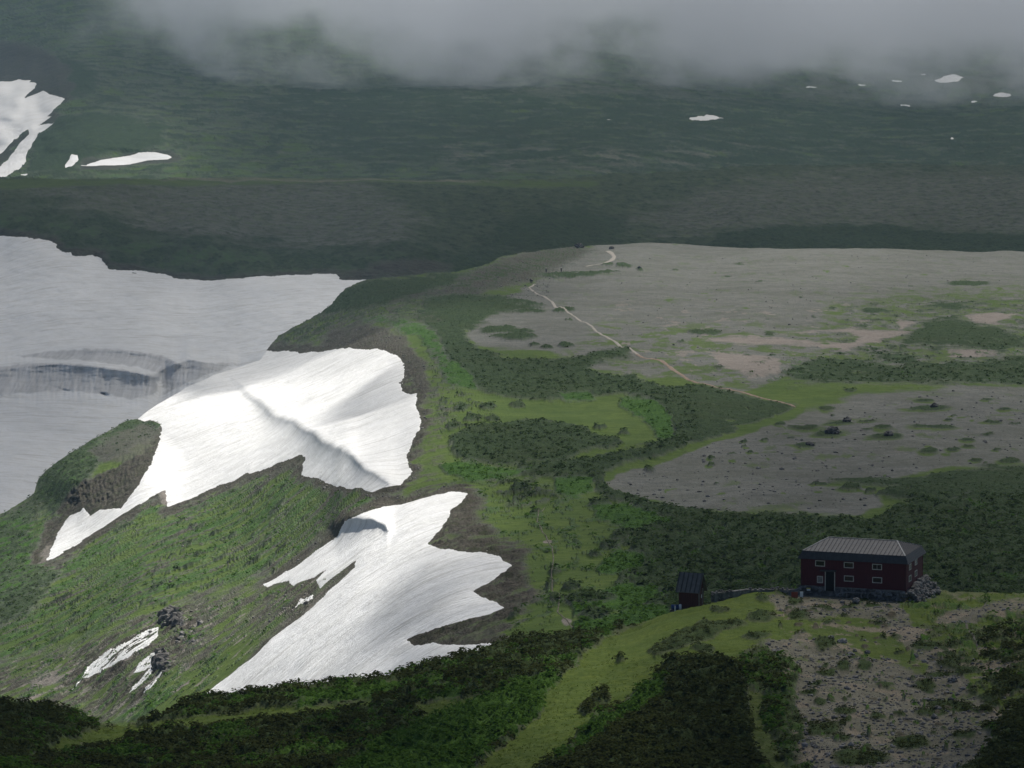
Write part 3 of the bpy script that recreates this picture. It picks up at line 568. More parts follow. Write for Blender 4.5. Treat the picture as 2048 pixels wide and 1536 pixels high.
for _ in range(170): L.ell(random.choice(('pine', 'pine', 'lush', 'rock')), random.uniform(1590, 2000), random.uniform(1270, 1580), random.uniform(2, 9), random.uniform(1.2, 3.2), .85)
for _ in range(40): L.ell(random.choice(('pine', 'rock')), random.uniform(1560, 1800), random.uniform(1192, 1260), random.uniform(3, 12), random.uniform(1.5, 4), .8)
L.ell('gravel', 200, 1492, 40, 5, .8); L.ell('gravel', 165, 1500, 30, 4, .6)
L.paint('pine', [(1870, 1600), (1930, 1530), (1980, 1500), (2010, 1470), (2070, 1430), (2200, 1400), (2200, 1600)], 5, 1, 4)
x, y = L.P[..., 0], L.P[..., 1]
mat_ = 1-.6*sst(1560, 1620, L.U)*sst(2040, 1950, L.U+.0*L.V)
mat_ = mat_*(1-.45*sst(1240, 1280, L.U)*sst(1590, 1560, L.U)*sst(1330, 1305, L.V))
h = mat_*L.W['pine']*(.55+1.1*fbm(x/2.0, y/2.6, 4, 4, .6))+L.W['lush']*(.4+1.2*fbm(x/1.6, y/2.0, 4, 5, .6))+L.W['grass']*.16*fbm(x/1.2, y/1.2, 3, 6)
h += L.W['rock']*.25+.10*(L.W['gravel']+L.W['pale'])*fbm(x/.8, y/1.0, 4, 9)
hut_flat = sst(1540, 1580, L.U)*sst(1900, 1860, L.U)*sst(1215, 1190, L.V)
L.displace(h*(1-hut_flat)+.9*fbm(x/14, y/11, 4, 2)*(1-hut_flat))
L0.build('foreground_hill', terrain_mat('foreground_cover', .15, tint=(1.22, 1.12, .92)))

# ================================================================== SNOW
def snow(L, poly, name, label, mat, thick=.0012, hole=None, group=None, warp=5., grow=1.3, lam=5., relief=0.):
    A_ = np.array(poly, float); mk = (L.U > A_[:, 0].min()-40) & (L.U < A_[:, 0].max()+40) & (L.V > A_[:, 1].min()-30) & (L.V < A_[:, 1].max()+30)
    rr = np.where(mk.any(1))[0]; cc = np.where(mk.any(0))[0]; sl = (slice(rr[0], rr[-1]+1), slice(cc[0], cc[-1]+1))
    LU, LV, LP = L.U[sl], L.V[sl], L.P[sl]
    x, y = LP[..., 0], LP[..., 1]
    wu = LU+warp*fbm(x/lam, y/lam*.6, 5, 71, .65); wv = LV+warp*.5*fbm(x/lam, y/lam*.6, 5, 77, .65)
    sd = poly_sd(poly, wu, wv, 60)
    if hole: sd = np.minimum(sd, -poly_sd(hole, wu, wv, 60))
    ok = sd > -grow*2.5
    m = ok[:-1, :-1] | ok[1:, :-1] | ok[1:, 1:] | ok[:-1, 1:]
    k = np.where(sd > 0, thick*(1-np.exp(-sd/8.))+.00004, np.maximum(sd, -6)*.00035)
    # smooth undisplaced ground + thickness, pulled along the line of sight
    B = L.eval(LU, LV); C = np.array([0, 0, CZ])
    und = 1.3*fbm(x/40, y/60, 4, 2) if L is L1 else 0
    B[..., 2] += und+(relief*fbm(x/(lam*4), y/(lam*4), 4, 81) if relief else 0)
    edge = sst(12, 0, sd)[..., None] if L is not L3 else 1.
    B = B*(1-edge)+LP*edge
    Pn = C+(B-C)*(1-k[..., None])
    n_, m_ = LU.shape; i = np.arange(n_*m_).reshape(n_, m_)
    q = np.stack([i[:-1, :-1], i[1:, :-1], i[1:, 1:], i[:-1, 1:]], -1)[m]; ids = np.unique(q); mp = np.full(LU.size, -1); mp[ids] = np.arange(len(ids))
    o = mesh_np(name, Pn.reshape(-1, 3)[ids], mp[q], mat)
    return tag(o, label, 'snow patch' if 'patch' in name else 'snowfield', group)
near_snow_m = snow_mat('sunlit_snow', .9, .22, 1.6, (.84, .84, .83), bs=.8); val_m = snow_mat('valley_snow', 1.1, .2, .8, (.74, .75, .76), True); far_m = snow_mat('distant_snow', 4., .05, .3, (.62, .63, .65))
sp = []
sp.append(snow(L1, S1, 'snow_patch', 'large upper snow patch with a curved ridge across it, beside the dark rock outcrop', near_snow_m, .0016, warp=6))
sp.append(snow(L1, S2, 'snow_patch', 'large lower snow patch with a round hollow and pointed tongues reaching into brown earth', near_snow_m, .0016, warp=6))
sp.append(snow(L1, S3, 'snow_patch', 'long slanting snow strip left of the dark crag low on the slope', near_snow_m, .0006, warp=6))
sp.append(snow(L1, S4, 'snow_patch', 'upper one of three small snow slivers under the dark crag', near_snow_m, .0004))
sp.append(snow(L1, S5, 'snow_patch', 'middle one of three small snow slivers under the dark crag', near_snow_m, .0004))
sp.append(snow(L1, S6, 'snow_patch', 'lowest one of three small snow slivers under the dark crag', near_snow_m, .0004))
sp.append(snow(L1, S7, 'snow_patch', 'thin snow sliver on brown earth between the two lobes of the lower snow patch', near_snow_m, .0003, warp=3))
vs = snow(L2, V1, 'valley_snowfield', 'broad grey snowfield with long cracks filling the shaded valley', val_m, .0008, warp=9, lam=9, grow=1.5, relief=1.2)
# step walls of the snowfield: mask for their painted shade and dirt streaks
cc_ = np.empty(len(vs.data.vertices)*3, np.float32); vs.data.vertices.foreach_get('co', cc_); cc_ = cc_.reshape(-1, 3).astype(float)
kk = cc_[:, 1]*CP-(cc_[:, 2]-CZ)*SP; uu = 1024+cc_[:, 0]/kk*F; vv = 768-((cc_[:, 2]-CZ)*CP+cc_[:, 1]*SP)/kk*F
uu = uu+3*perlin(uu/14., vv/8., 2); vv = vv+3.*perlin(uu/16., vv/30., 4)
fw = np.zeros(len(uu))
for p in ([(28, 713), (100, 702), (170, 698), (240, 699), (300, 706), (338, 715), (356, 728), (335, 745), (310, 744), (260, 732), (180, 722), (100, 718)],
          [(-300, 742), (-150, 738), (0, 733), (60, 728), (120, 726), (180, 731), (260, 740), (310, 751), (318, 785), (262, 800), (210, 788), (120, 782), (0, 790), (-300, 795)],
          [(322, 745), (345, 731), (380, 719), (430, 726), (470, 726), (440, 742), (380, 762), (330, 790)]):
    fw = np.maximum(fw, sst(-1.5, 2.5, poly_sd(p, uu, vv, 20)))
fa = vs.data.attributes.new('wall_shade_dirt', 'FLOAT', 'POINT'); fa.data.foreach_set('value', fw.astype(np.float32))
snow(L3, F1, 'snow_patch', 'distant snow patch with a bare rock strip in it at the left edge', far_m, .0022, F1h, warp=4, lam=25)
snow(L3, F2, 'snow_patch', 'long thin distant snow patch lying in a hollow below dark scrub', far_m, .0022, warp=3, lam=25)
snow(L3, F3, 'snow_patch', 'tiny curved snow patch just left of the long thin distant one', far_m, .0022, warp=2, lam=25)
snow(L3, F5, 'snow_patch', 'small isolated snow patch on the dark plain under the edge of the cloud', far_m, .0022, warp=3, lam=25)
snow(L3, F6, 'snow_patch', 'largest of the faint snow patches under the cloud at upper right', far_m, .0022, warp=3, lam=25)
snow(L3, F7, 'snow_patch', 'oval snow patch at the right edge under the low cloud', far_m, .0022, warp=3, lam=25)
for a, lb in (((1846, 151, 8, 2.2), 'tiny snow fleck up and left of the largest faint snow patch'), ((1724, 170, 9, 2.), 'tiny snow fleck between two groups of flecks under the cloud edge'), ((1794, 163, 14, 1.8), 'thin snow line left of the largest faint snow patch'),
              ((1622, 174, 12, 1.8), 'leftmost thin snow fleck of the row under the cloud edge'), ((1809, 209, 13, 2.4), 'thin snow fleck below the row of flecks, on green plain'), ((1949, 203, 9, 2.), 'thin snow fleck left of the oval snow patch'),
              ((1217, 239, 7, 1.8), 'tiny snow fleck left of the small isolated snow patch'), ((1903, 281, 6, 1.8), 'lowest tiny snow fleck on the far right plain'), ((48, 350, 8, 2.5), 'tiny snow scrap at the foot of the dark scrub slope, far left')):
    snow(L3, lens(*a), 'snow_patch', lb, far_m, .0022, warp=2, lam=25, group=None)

# ================================================================== PATHS
def ribbon(L, pts, w, name, mat, label=None, lift=.10, wj=.35):
    P = np.array(pts, float); d = np.r_[0, np.cumsum(np.hypot(*np.diff(P, axis=0).T))]
    t = np.arange(0, d[-1], 2.0); u = np.interp(t, d, P[:, 0]); v = np.interp(t, d, P[:, 1])
    u = u+1.5*perlin(t/14., t*0, 3); v = v+.8*perlin(t/14., t*0, 4)
    G = L.at(u, v)
    T = np.gradient(G[:, :2], axis=0); T /= np.linalg.norm(T, axis=1)[:, None]+1e-9; N = np.c_[-T[:, 1], T[:, 0]]
    ww = w*(1+wj*perlin(t/9., t*0, 6))/2
    V = []
    for s in (-1, -.5, .0, .5, 1):
        Q = G[:, :2]+N*(ww*s)[:, None]
        # ground under each point: re-project through the layer
        a = Q[:, 0]/Q[:, 1]; uu = 1024+a*F*(CP+0*a); uu = 1024+(Q[:, 0]/G[:, 0]*(u-1024) if False else (u-1024)+(Q[:, 0]-G[:, 0])*F/Q[:, 1])
        lo, hi = v-14, v+14
        for _ in range(22):
            md = (lo+hi)/2; g = L.at(uu, md); far = g[:, 1] > Q[:, 1]; lo = np.where(far, md, lo); hi = np.where(far, hi, md)
        g = L.at(uu, (lo+hi)/2); V.append(np.c_[g[:, 0], g[:, 1], g[:, 2]+lift*(1.2 if abs(s) < 1 else .2)])
    V = np.stack(V, 1); n = len(V); i = np.arange(n*5).reshape(n, 5)
    q = np.stack([i[:-1, :-1], i[1:, :-1], i[1:, 1:], i[:-1, 1:]], -1).reshape(-1, 4)
    o = mesh_np(name, V.reshape(-1, 3), q, mat); return tag(o, label, kind='structure')
path_m = simple_mat('trodden_gravel', (.24, .22, .19), (.35, .325, .285), .8, .95, .1, .05)
path_r = simple_mat('reddish_earth', (.19, .14, .105), (.28, .215, .165), .8, .95, .1, .05)
path_d = simple_mat('worn_earth', (.09, .085, .06), (.16, .15, .12), .8, .95, .1, .05)
ribbon(L1, [(1170, 532), (1205, 527), (1222, 520), (1228, 512), (1215, 504)], 1.8, 'path', path_m)
ribbon(L1, [(1070, 567), (1064, 571), (1058, 576), (1080, 590), (1100, 602), (1112, 612), (1140, 628), (1180, 653), (1214, 674), (1240, 690), (1262, 702), (1278, 710)], .85, 'path', path_m)
ribbon(L1, [(1275, 708), (1284, 713), (1300, 716), (1320, 723), (1350, 742), (1375, 758), (1400, 766), (1440, 776), (1500, 789), (1540, 799), (1570, 812), (1588, 818)], .95, 'path', path_r)
ribbon(L1, [(1090, 1016), (1078, 1028), (1074, 1044), (1084, 1062), (1094, 1080), (1104, 1100), (1107, 1120), (1102, 1150), (1105, 1175), (1120, 1195), (1115, 1225), (1130, 1242), (1146, 1262)], .17, 'path', path_d, lift=.06)
ribbon(L0, [(1975, 1205), (1950, 1228), (1930, 1250), (1940, 1270), (1955, 1292)], .2, 'path', path_d, lift=.05)
ribbon(L0, [(1604, 1262), (1598, 1276), (1580, 1292)], .18, 'path', path_d, lift=.06)

# ================================================================== GROUND COVER TUFTS (scrub needles and leaves)
def tufts(L, name, label, mat, k, n, size, nq, urange, vrange, flat=.7, leaf=.26, kmin=.45, up=.9, yscale=True):
    u = RNG.uniform(*urange, n); cr = L.crest(u)
    v = cr-4+RNG.random(n)*(vrange[1]-cr+4) if vrange[0] is None else RNG.uniform(vrange[0], vrange[1], n)
    m = (v >= cr-4); u, v = u[m], v[m]; w = L.w_at(k, u, np.maximum(v, cr[m]+1)); m = RNG.random(len(u)) < sst(kmin-.2, kmin+.2, w); u, v = u[m], v[m]
    G = L.at(u, np.maximum(v, L.crest(u))); n = len(u)
    s = size*RNG.uniform(.55, 1.35, n)
    if L is L0: s = s*np.where((u > 1570) & (u < 1960), .55, 1.)*np.where((u > 1240) & (u < 1570) & (v < 1318), .5, 1.)
    else: s = s*np.where((u > 1390) & (v < 1000) & (v > 790), .42, 1.)*np.where((v < 690), .6, 1.)
    # points on a squashed dome, one small leaf face at each
    th = RNG.uniform(0, 2*np.pi, (n, nq)); z = RNG.random((n, nq))**.7; r = np.sqrt(np.clip(1-z*z*.8, 0, 1))*RNG.uniform(.5, 1, (n, nq))
    c = np.stack([r*np.cos(th), r*np.sin(th), z*flat], -1)*s[:, None, None]+G[:, None]
    c[..., 2] += .02
    nrm = np.stack([np.cos(th)*r, np.sin(th)*r, z+up], -1)+RNG.normal(0, .45, (n, nq, 3)); nrm /= np.linalg.norm(nrm, axis=-1)[..., None]
    a = np.cross(nrm, RNG.normal(0, 1, (n, nq, 3))); a /= np.linalg.norm(a, axis=-1)[..., None]+1e-9; b = np.cross(nrm, a)
    ls = (leaf*s)[:, None, None]*RNG.uniform(.6, 1.4, (n, nq, 1))
    q = np.stack([c-a*ls-b*ls*.45, c+a*ls*.2-b*ls*.8, c+a*ls*1.1+b*ls*.2, c-a*ls*.1+b*ls*.7], 2).reshape(-1, 3)
    f = np.arange(len(q)).reshape(-1, 4)
    o = mesh_np(name, q, f, mat, smooth=False); return tag(o, label, 'ground cover', kind='stuff')
def leaf_mat(name, c0, c1, c2, sc=.6):
    m, nt = new_mat(name); b = NB(nt); co = b.coord(); n1 = b.noise(co, sc, 3, .6); n2 = b.noise(co, sc*6, 3, .7)
    c = b.mix(b.ramp(n2, .35, .65), c0, c1); c = b.mix(b.ramp(n1, .45, .62), c, c2)
    d = b.n('ShaderNodeBsdfDiffuse'); b.val(c, d.inputs[0]); t = b.n('ShaderNodeBsdfTranslucent'); b.val(c, t.inputs[0])
    x = b.n('ShaderNodeMixShader'); x.inputs[0].default_value = .28; b.l(d.outputs[0], x.inputs[1]); b.l(t.outputs[0], x.inputs[2]); b.out(x.outputs[0]); return m
pine_near = leaf_mat('near_pine_needles', (.026, .036, .012), (.076, .090, .029), (.052, .060, .022))
pine_leaf = leaf_mat('dwarf_pine_needles', (.034, .058, .023), (.082, .122, .046), (.062, .088, .032))
lush_leaf = leaf_mat('alder_leaves', (.035, .08, .014), (.10, .18, .032), (.06, .12, .022))
grass_leaf = leaf_mat('grass_blades', (.065, .105, .015), (.14, .19, .03), (.09, .125, .022))
tufts(L0, 'dwarf_pine_scrub', 'dark dwarf pine scrub over the shaded foreground hill', pine_near, 'pine', 36000, .50, 13, (-60, 2110), (None, 1660), .75)
tufts(L0, 'leafy_scrub', 'green leafy bushes along the foreground slope', lush_leaf, 'lush', 19200, .50, 15, (-60, 2110), (None, 1660), .8)
tufts(L0, 'grass_tussocks', 'short yellow green grass on the foreground knoll', grass_leaf, 'grass', 31200, .16, 6, (-60, 2110), (None, 1660), .6)
tufts(L1, 'plateau_pine_scrub', 'dark dwarf pine scrub behind the hut and across the plateau', pine_leaf, 'pine', 42000, .55, 7, (-40, 2090), (560, 1290), .6, .38)
tufts(L1, 'meadow_bushes', 'bright green leafy bushes along the meadow edge', lush_leaf, 'lush', 26000, .55, 8, (-40, 2090), (600, 1420), .7, .34)

# ================================================================== STONES
def stone_bm(bm, c, s, sub=1, flat=.7, rnd=random):
    M = Matrix.Translation(c) @ Matrix.Rotation(rnd.uniform(0, 6.28), 4, 'Z') @ Matrix.Rotation(rnd.uniform(-.4, .4), 4, 'X') @ Matrix.Diagonal((s*rnd.uniform(.8, 1.3), s*rnd.uniform(.7, 1.1), s*flat*rnd.uniform(.8, 1.2), 1))
    r = bmesh.ops.create_icosphere(bm, subdivisions=sub, radius=1, matrix=Matrix())
    for v in r['verts']:
        v.co *= rnd.uniform(.74, 1.16); v.co = M @ v.co
def bm_obj(name, bm, mat, parent=None, smooth=False):
    me = bpy.data.meshes.new(name); bm.to_mesh(me); bm.free(); me.materials.append(mat)
    if smooth: me.polygons.foreach_set('use_smooth', [True]*len(me.polygons))
    o = bpy.data.objects.new(name, me); COL.objects.link(o)
    if parent: o.parent = parent
    return o
stone_m = simple_mat('weathered_stone', (.07, .068, .064), (.26, .25, .235), 1.4, .95, .15, .05, 6)
dark_stone = simple_mat('dark_stone', (.05, .048, .047), (.17, .162, .15), 1.2, .95, .15, .08, 6)
pale_stone = simple_mat('pale_stone', (.18, .175, .165), (.36, .35, .33), 2.5, .95, .15, .03, 5)
ICO = bmesh.new(); bmesh.ops.create_icosphere(ICO, subdivisions=1, radius=1); ICO.verts.ensure_lookup_table()
IV = np.array([v.co[:] for v in ICO.verts]); IF = np.array([[v.index for v in f.verts] for f in ICO.faces]); ICO.free()
def stones(name, L, pick, n, size, label, mat):
    C_ = []; 
    while len(C_) < n:
        q = pick()
        if q is not None: C_.append(q)
    C_ = np.array(C_); G = L.at(C_[:, 0], C_[:, 1]); s = size(len(G))
    a = RNG.uniform(0, 6.28, len(G)); V = IV[None]*RNG.uniform(.72, 1.18, (len(G), len(IV), 1))*np.stack([RNG.uniform(.8, 1.4, len(G)), RNG.uniform(.7, 1.1, len(G)), RNG.uniform(.5, .9, len(G))], -1)[:, None]
    x = V[..., 0]*np.cos(a)[:, None]-V[..., 1]*np.sin(a)[:, None]; y = V[..., 0]*np.sin(a)[:, None]+V[..., 1]*np.cos(a)[:, None]
    V = np.stack([x, y, V[..., 2]], -1)*s[:, None, None]+G[:, None]+np.array([0, 0, 1])*(s*.2)[:, None, None]
    Fq = (IF[None]+(np.arange(len(G))*len(IV))[:, None, None]).reshape(-1, 3)
    return tag(mesh_np(name, V.reshape(-1, 3), Fq, mat, False), label, 'stones', kind='stuff')
# scattered small stones, foreground gravel
def pick0():
    u, v = random.uniform(1530, 2060), random.uniform(1188, 1560)
    return (u, v) if L0.w_at('gravel', u, v)+L0.w_at('pale', u, v) > .4 else None
def pick1():
    u, v = random.choice(((random.uniform(1230, 2060), random.uniform(510, 1020)), (random.uniform(300, 830), random.uniform(930, 1420)), (random.uniform(640, 900), random.uniform(640, 1000)), (random.uniform(850, 1100), random.uniform(500, 600))))
    if L1.w_at('gravel', u, v)+L1.w_at('rock', u, v) > .5 and poly_sd(S1, np.array([u]), np.array([v]))[0] < -6 and poly_sd(S2, np.array([u]), np.array([v]))[0] < -6: return (u, v)
stones('scattered_stones', L0, pick0, 6500, lambda n: .04+.15*RNG.random(n)**4+.2*(RNG.random(n) < .012), 'small grey stones scattered over the gravel below the hut', stone_m)
stones('scattered_stones', L1, pick1, 2500, lambda n: .10+.30*RNG.random(n)**4, 'grey stones scattered over the plateau and the bare slope', stone_m)
def boulder(L, u, v, s, label, mat, group=None, flat=.7, n=3):
    g = L.at(np.array(float(u)), np.array(float(v))); bm = bmesh.new()
    for k in range(n):
        stone_bm(bm, Vector((random.uniform(-.5, .5)*s*(k > 0), random.uniform(-.4, .4)*s*(k > 0), s*flat*.35)), s*(1 if k == 0 else .55), 3, flat)
    o = bm_obj('boulder', bm, mat, smooth=False); o.location = g; o.scale = (.8,)*3; return tag(o, label, 'boulder', group)
for (u, v, s, lb) in ((1694, 846, 1.25, 'dark boulder in low scrub, highest of the left three on the lower gravel plain'), (1664, 871, 1.6, 'largest dark rounded boulder on the lower gravel plain'), (1777, 875, 1.25, 'conical dark boulder on the gravel with yellow grass at its foot'), (1868, 815, 1.2, 'low boulder in a long scrub strip, farthest right on the gravel'),
                      (1620, 897, .9, 'small dark boulder nearest on the lower gravel plain'), (1158, 495, 2.6, 'pointed dark boulder on the plateau rim above the hikers'), (1223, 497, 1.6, 'brown boulder beside the bend of the far path'), (1279, 540, .8, 'small grey boulder alone on the upper gravel slope')):
    boulder(L1, u, v, s, lb, dark_stone, 'boulders on the plateau')
for (u, v, s, lb) in ((1662, 1283, .42, 'pale round stone at the end of a row of boulders below the hut'), (1684, 1290, .5, 'dark slab-like boulder next to the pale round stone'), (1710, 1302, .34, 'small dark boulder in the middle of the boulder row'), (1735, 1304, .34, 'small dark boulder at the right end of the boulder row'), (1831, 1307, .4, 'pointed boulder on the upper edge of the gravel tongue'),
                      (1712, 1208, .6, 'grey boulder on the gravel just below the hut bench'), (1876, 1420, .45, 'grey boulder leaning out of a long pine clump'), (1905, 1368, .5, 'long grey rock at the right side of the gravel')):
    boulder(L0, u, v, s, lb, pale_stone if 'pale' in lb else stone_m, 'boulders on the foreground gravel')
def crag(L, cu, cv, ru, rv, s, n, label, mat, seed):
    rnd = random.Random(seed); c = L.at(np.array(float(cu)), np.array(float(cv))); bm = bmesh.new()
    for _ in range(n):
        a, r = rnd.uniform(0, 6.28), math.sqrt(rnd.random()); u = cu+ru*r*math.cos(a); v = cv+rv*r*math.sin(a)
        g = L.at(np.array(u), np.array(v))-c; stone_bm(bm, Vector(g)+Vector((0, 0, -.5)), s*rnd.uniform(.5, 1.3), 2, rnd.uniform(.6, 1.3), rnd)
    o = bm_obj('crag', bm, mat); o.location = c; return tag(o, label, 'crag')
crag(L1, 346, 1236, 22, 17, 1.1, 44, 'tall dark crag above the small snow slivers', dark_stone, 1)
crag(L1, 325, 1318, 13, 16, .95, 50, 'lower dark crag between the small snow slivers', dark_stone, 2)
cr = crag(L1, 375, 1262, 34, 26, .7, 46, 'broken rocks on the brown slope right of the tall crag', stone_m, 3); cr.name = 'broken_rocks'; cr['kind'] = 'stuff'; cr['category'] = 'rocks'

# ================================================================== BUILDINGS
def box(bm, x0, x1, y0, y1, z0, z1):
    vs = [bm.verts.new(p) for p in ((x0, y0, z0), (x1, y0, z0), (x1, y1, z0), (x0, y1, z0), (x0, y0, z1), (x1, y0, z1), (x1, y1, z1), (x0, y1, z1))]
    for f in ((0, 3, 2, 1), (4, 5, 6, 7), (0, 1, 5, 4), (1, 2, 6, 5), (2, 3, 7, 6), (3, 0, 4, 7)): bm.faces.new([vs[i] for i in f])
def boxo(name, parent, mat, *b):
    bm = bmesh.new()
    for q in (b if isinstance(b[0], (tuple, list)) else [b]): box(bm, *q)
    return bm_obj(name, bm, mat, parent)
def board_mat(name, c0, c1, pitch=.18, vertical=True):
    m, nt = new_mat(name); b = NB(nt); co = b.coord(); s = b.n('ShaderNodeSeparateXYZ'); b.l(co, s.inputs[0])
    q = b.math('FRACT', b.math('MULTIPLY', s.outputs[2] if not vertical else b.math('ADD', s.outputs[0], s.outputs[1]), 1/pitch))
    gap = b.ramp(b.math('ABSOLUTE', b.math('SUBTRACT', q, .5)), .42, .48)
    n = b.noise(b.mapping(co, (1, 1, .15)), 9, 4); c = b.mix(b.ramp(n, .3, .7), c0, c1); c = b.mix(b.math('MULTIPLY', gap, .6), c, tuple(x*.3 for x in c0))
    b.out(b.bsdf(c, .75, b.bump(b.math('SUBTRACT', 1.0, gap), .5, .02), .2)); return m
red = board_mat('dark_red_boards', (.066, .014, .017), (.095, .021, .025)); redtrim = simple_mat('red_trim', (.055, .012, .014), (.075, .016, .018), 3)
brownred = board_mat('brown_red_boards', (.055, .018, .014), (.085, .028, .022))
roof_m = simple_mat('weathered_sheet_metal', (.070, .069, .069), (.105, .103, .103), 2.2, .55, .5, .0); roof_d = simple_mat('dark_sheet_metal', (.030, .030, .030), (.05, .05, .050), 2.2, .55, .4)
shed_roof = simple_mat('dark_shed_metal', (.10, .094, .09), (.14, .132, .126), 2.2, .6, .4); frame_m = simple_mat('window_frame_cream', (.46, .43, .37), (.6, .56, .5), 5)
glass_m, nt = new_mat('dark_glass'); b = NB(nt); b.out(b.bsdf((.012, .012, .012), .12, None, .5))
dark_in = simple_mat('dark_interior', (.006, .006, .006), (.012, .011, .010), 3); grey_w = simple_mat('grey_timber', (.16, .15, .14), (.28, .27, .25), 4)
white_p = simple_mat('white_paint', (.62, .63, .63), (.74, .75, .75), 3); yellow_p = simple_mat('yellow_plastic', (.6, .5, .1), (.7, .6, .16), 3); blue_p = simple_mat('blue_plastic', (.02, .05, .14), (.03, .07, .2), 3)
rust_p = simple_mat('rust_red_paint', (.2, .04, .02), (.3, .07, .04), 4)

def window(parent, cx, cz, w, h, face, ox, glassmat=None, mull=False):
    """face 'f': in the plane y=ox looking -y; face 'r': in the plane x=ox looking +x"""
    t = .07
    def B(a0, a1, z0, z1, d0, d1): return (a0, a1, ox-d1, ox-d0, z0, z1) if face == 'f' else (ox+d0, ox+d1, a0, a1, z0, z1)
    g = boxo('window', parent, glassmat or glass_m, B(cx-w/2+t, cx+w/2-t, cz-h/2+t, cz+h/2-t, .0, .02))
    fr = [B(cx-w/2, cx+w/2, cz-h/2, cz-h/2+t, .0, .05), B(cx-w/2, cx+w/2, cz+h/2-t, cz+h/2, .0, .05), B(cx-w/2, cx-w/2+t, cz-h/2+t, cz+h/2-t, .0, .05), B(cx+w/2-t, cx+w/2, cz-h/2+t, cz+h/2-t, .0, .05)]
    if mull: fr.append(B(cx-.015, cx+.015, cz-h/2+t, cz+h/2-t, .022, .04))
    boxo('frame', g, frame_m, *fr)
# mountain hut: origin = front right corner at wall base
HW, HL, HH = 10.95, 7.2, 2.75
HR = R(-19)   # front runs back to the left
def place(u, v, D): return Vector([float(a) for a in unproj(u, v, D)])
hp = place(1811.5, 1181.5, 425.5)
hut = empty('mountain_hut', hp, HR); tag(hut, 'two-storey dark red mountain hut with grey hipped metal roof on a stone base', 'hut')
boxo('wall', hut, red, -HW, 0, 0, HL, 0, HH)
for q in ((-.12, .03, -.03, .12, -.06, HH), (-HW-.03, -HW+.12, -.03, .12, -.06, HH), (-.12, .03, HL-.12, HL+.03, -.06, HH)): boxo('corner_board', hut, redtrim, *q)
# hipped roof: top pitch, skirt
bm = bmesh.new(); ex, ez, sz = .12, HH+.78, HH
fl, fr_, br, bl = [bm.verts.new(p) for p in ((-HW-ex+.25, -ex+.25, ez), (ex-.25, -ex+.25, ez), (ex-.25, HL+ex-.25, ez), (-HW-ex+.25, HL+ex-.25, ez))]
r0, r1 = bm.verts.new((-HW+1.95, HL/2, ez+.95)), bm.verts.new((-1.85, HL/2, ez+.95))
bm.faces.new((fl, fr_, r1, r0)); bm.faces.new((fr_, br, r1)); bm.faces.new((br, bl, r0, r1)); bm.faces.new((bl, fl, r0)); bm.faces.new((bl, br, fr_, fl))
roof = bm_obj('roof', bm, roof_m, hut)
# standing seams follow the slope
bm = bmesh.new()
def seam(p, q, w=.035, h=.05):
    p, q = Vector(p), Vector(q); d = (q-p); L_ = d.length; M = Matrix.Translation((p+q)/2) @ d.to_track_quat('X', 'Z').to_matrix().to_4x4()
    r = bmesh.ops.create_cube(bm, size=1, matrix=M @ Matrix.Translation((0, 0, h/2-.004)) @ Matrix.Diagonal((L_, w, h, 1)))
ey = -ex+.25; x0, x1 = -HW-ex+.25, ex-.25
k = x0+.3
while k < x1-.1:
    if k < -HW+1.95: f = (k-x0)/(-HW+1.95-x0)
    elif k > -1.85: f = (x1-k)/(x1+1.85)
    else: f = 1
    seam((k, ey, ez), (k, ey+(HL/2-ey)*f, ez+.95*f)); k += .43
k = .4
while k < HL-.1:
    f = min((k-ey), (HL+ex-.25-k))/(HL/2-ey); f = max(0, min(1, f))
    seam((x1, k, ez), (x1-(x1+1.85)*f, k, ez+.95*f)); k += .43
seams = bm_obj('seam', bm, simple_mat('dark_seam', (.05, .05, .055), (.07, .07, .075), 3), roof)
seams['kind'] = 'stuff' if False else ''; del seams['kind']
bm = bmesh.new(); seam((x1, ey, ez), (-1.85, HL/2, ez+.95), .13, .05); seam((x1, HL+ex-.25, ez), (-1.85, HL/2, ez+.95), .1, .05); seam((x0, ey, ez), (-HW+1.95, HL/2, ez+.95), .1, .05); seam((-HW+1.95, HL/2, ez+.95), (-1.85, HL/2, ez+.95), .12, .05)
bm_obj('ridge_cap', bm, simple_mat('ridge_metal', (.26, .26, .25), (.34, .34, .32), 3, .5), roof)
bm = bmesh.new(); o_ = .30
top = [(-HW-ex+.23, -ex+.23), (ex-.23, -ex+.23), (ex-.23, HL+ex-.23), (-HW-ex+.23, HL+ex-.23)]; bot = [(-HW-o_, -o_), (o_, -o_), (o_, HL+o_), (-HW-o_, HL+o_)]
tv = [bm.verts.new((x, y, ez-.003)) for x, y in top]; bv = [bm.verts.new((x, y, sz)) for x, y in bot]; iv = [bm.verts.new((max(-HW+.02, min(-.02, x)), max(.02, min(HL-.02, y)), sz+.02)) for x, y in bot]
for i in range(4):
    j = (i+1) % 4; bm.faces.new((bv[i], bv[j], tv[j], tv[i])); bm.faces.new((iv[i], iv[j], bv[j], bv[i]))
skirt = bm_obj('roof_skirt', bm, roof_d, hut)
bm = bmesh.new()
for i in range(25): k = -HW+.1+i*.43; seam((k, -o_, sz), (k, -ex+.23, ez), .03, .03)
for i in range(17): k = .1+i*.43; seam((o_, k, sz), (ex-.23, k, ez), .03, .03)
bm_obj('skirt_seam', bm, simple_mat('seam_metal', (.05, .05, .055), (.075, .075, .08), 3), skirt)
for cx, cz in ((-8.95, 2.32), (-5.95, 2.30), (-3.0, 2.28), (-5.92, .92), (-2.97, .92)):
    window(hut, cx, cz, 1.02, .60, 'f', -.0, mull=(cx == -3.0))
window(hut, -8.95, .66, .62, .72, 'f', 0, grey_w)
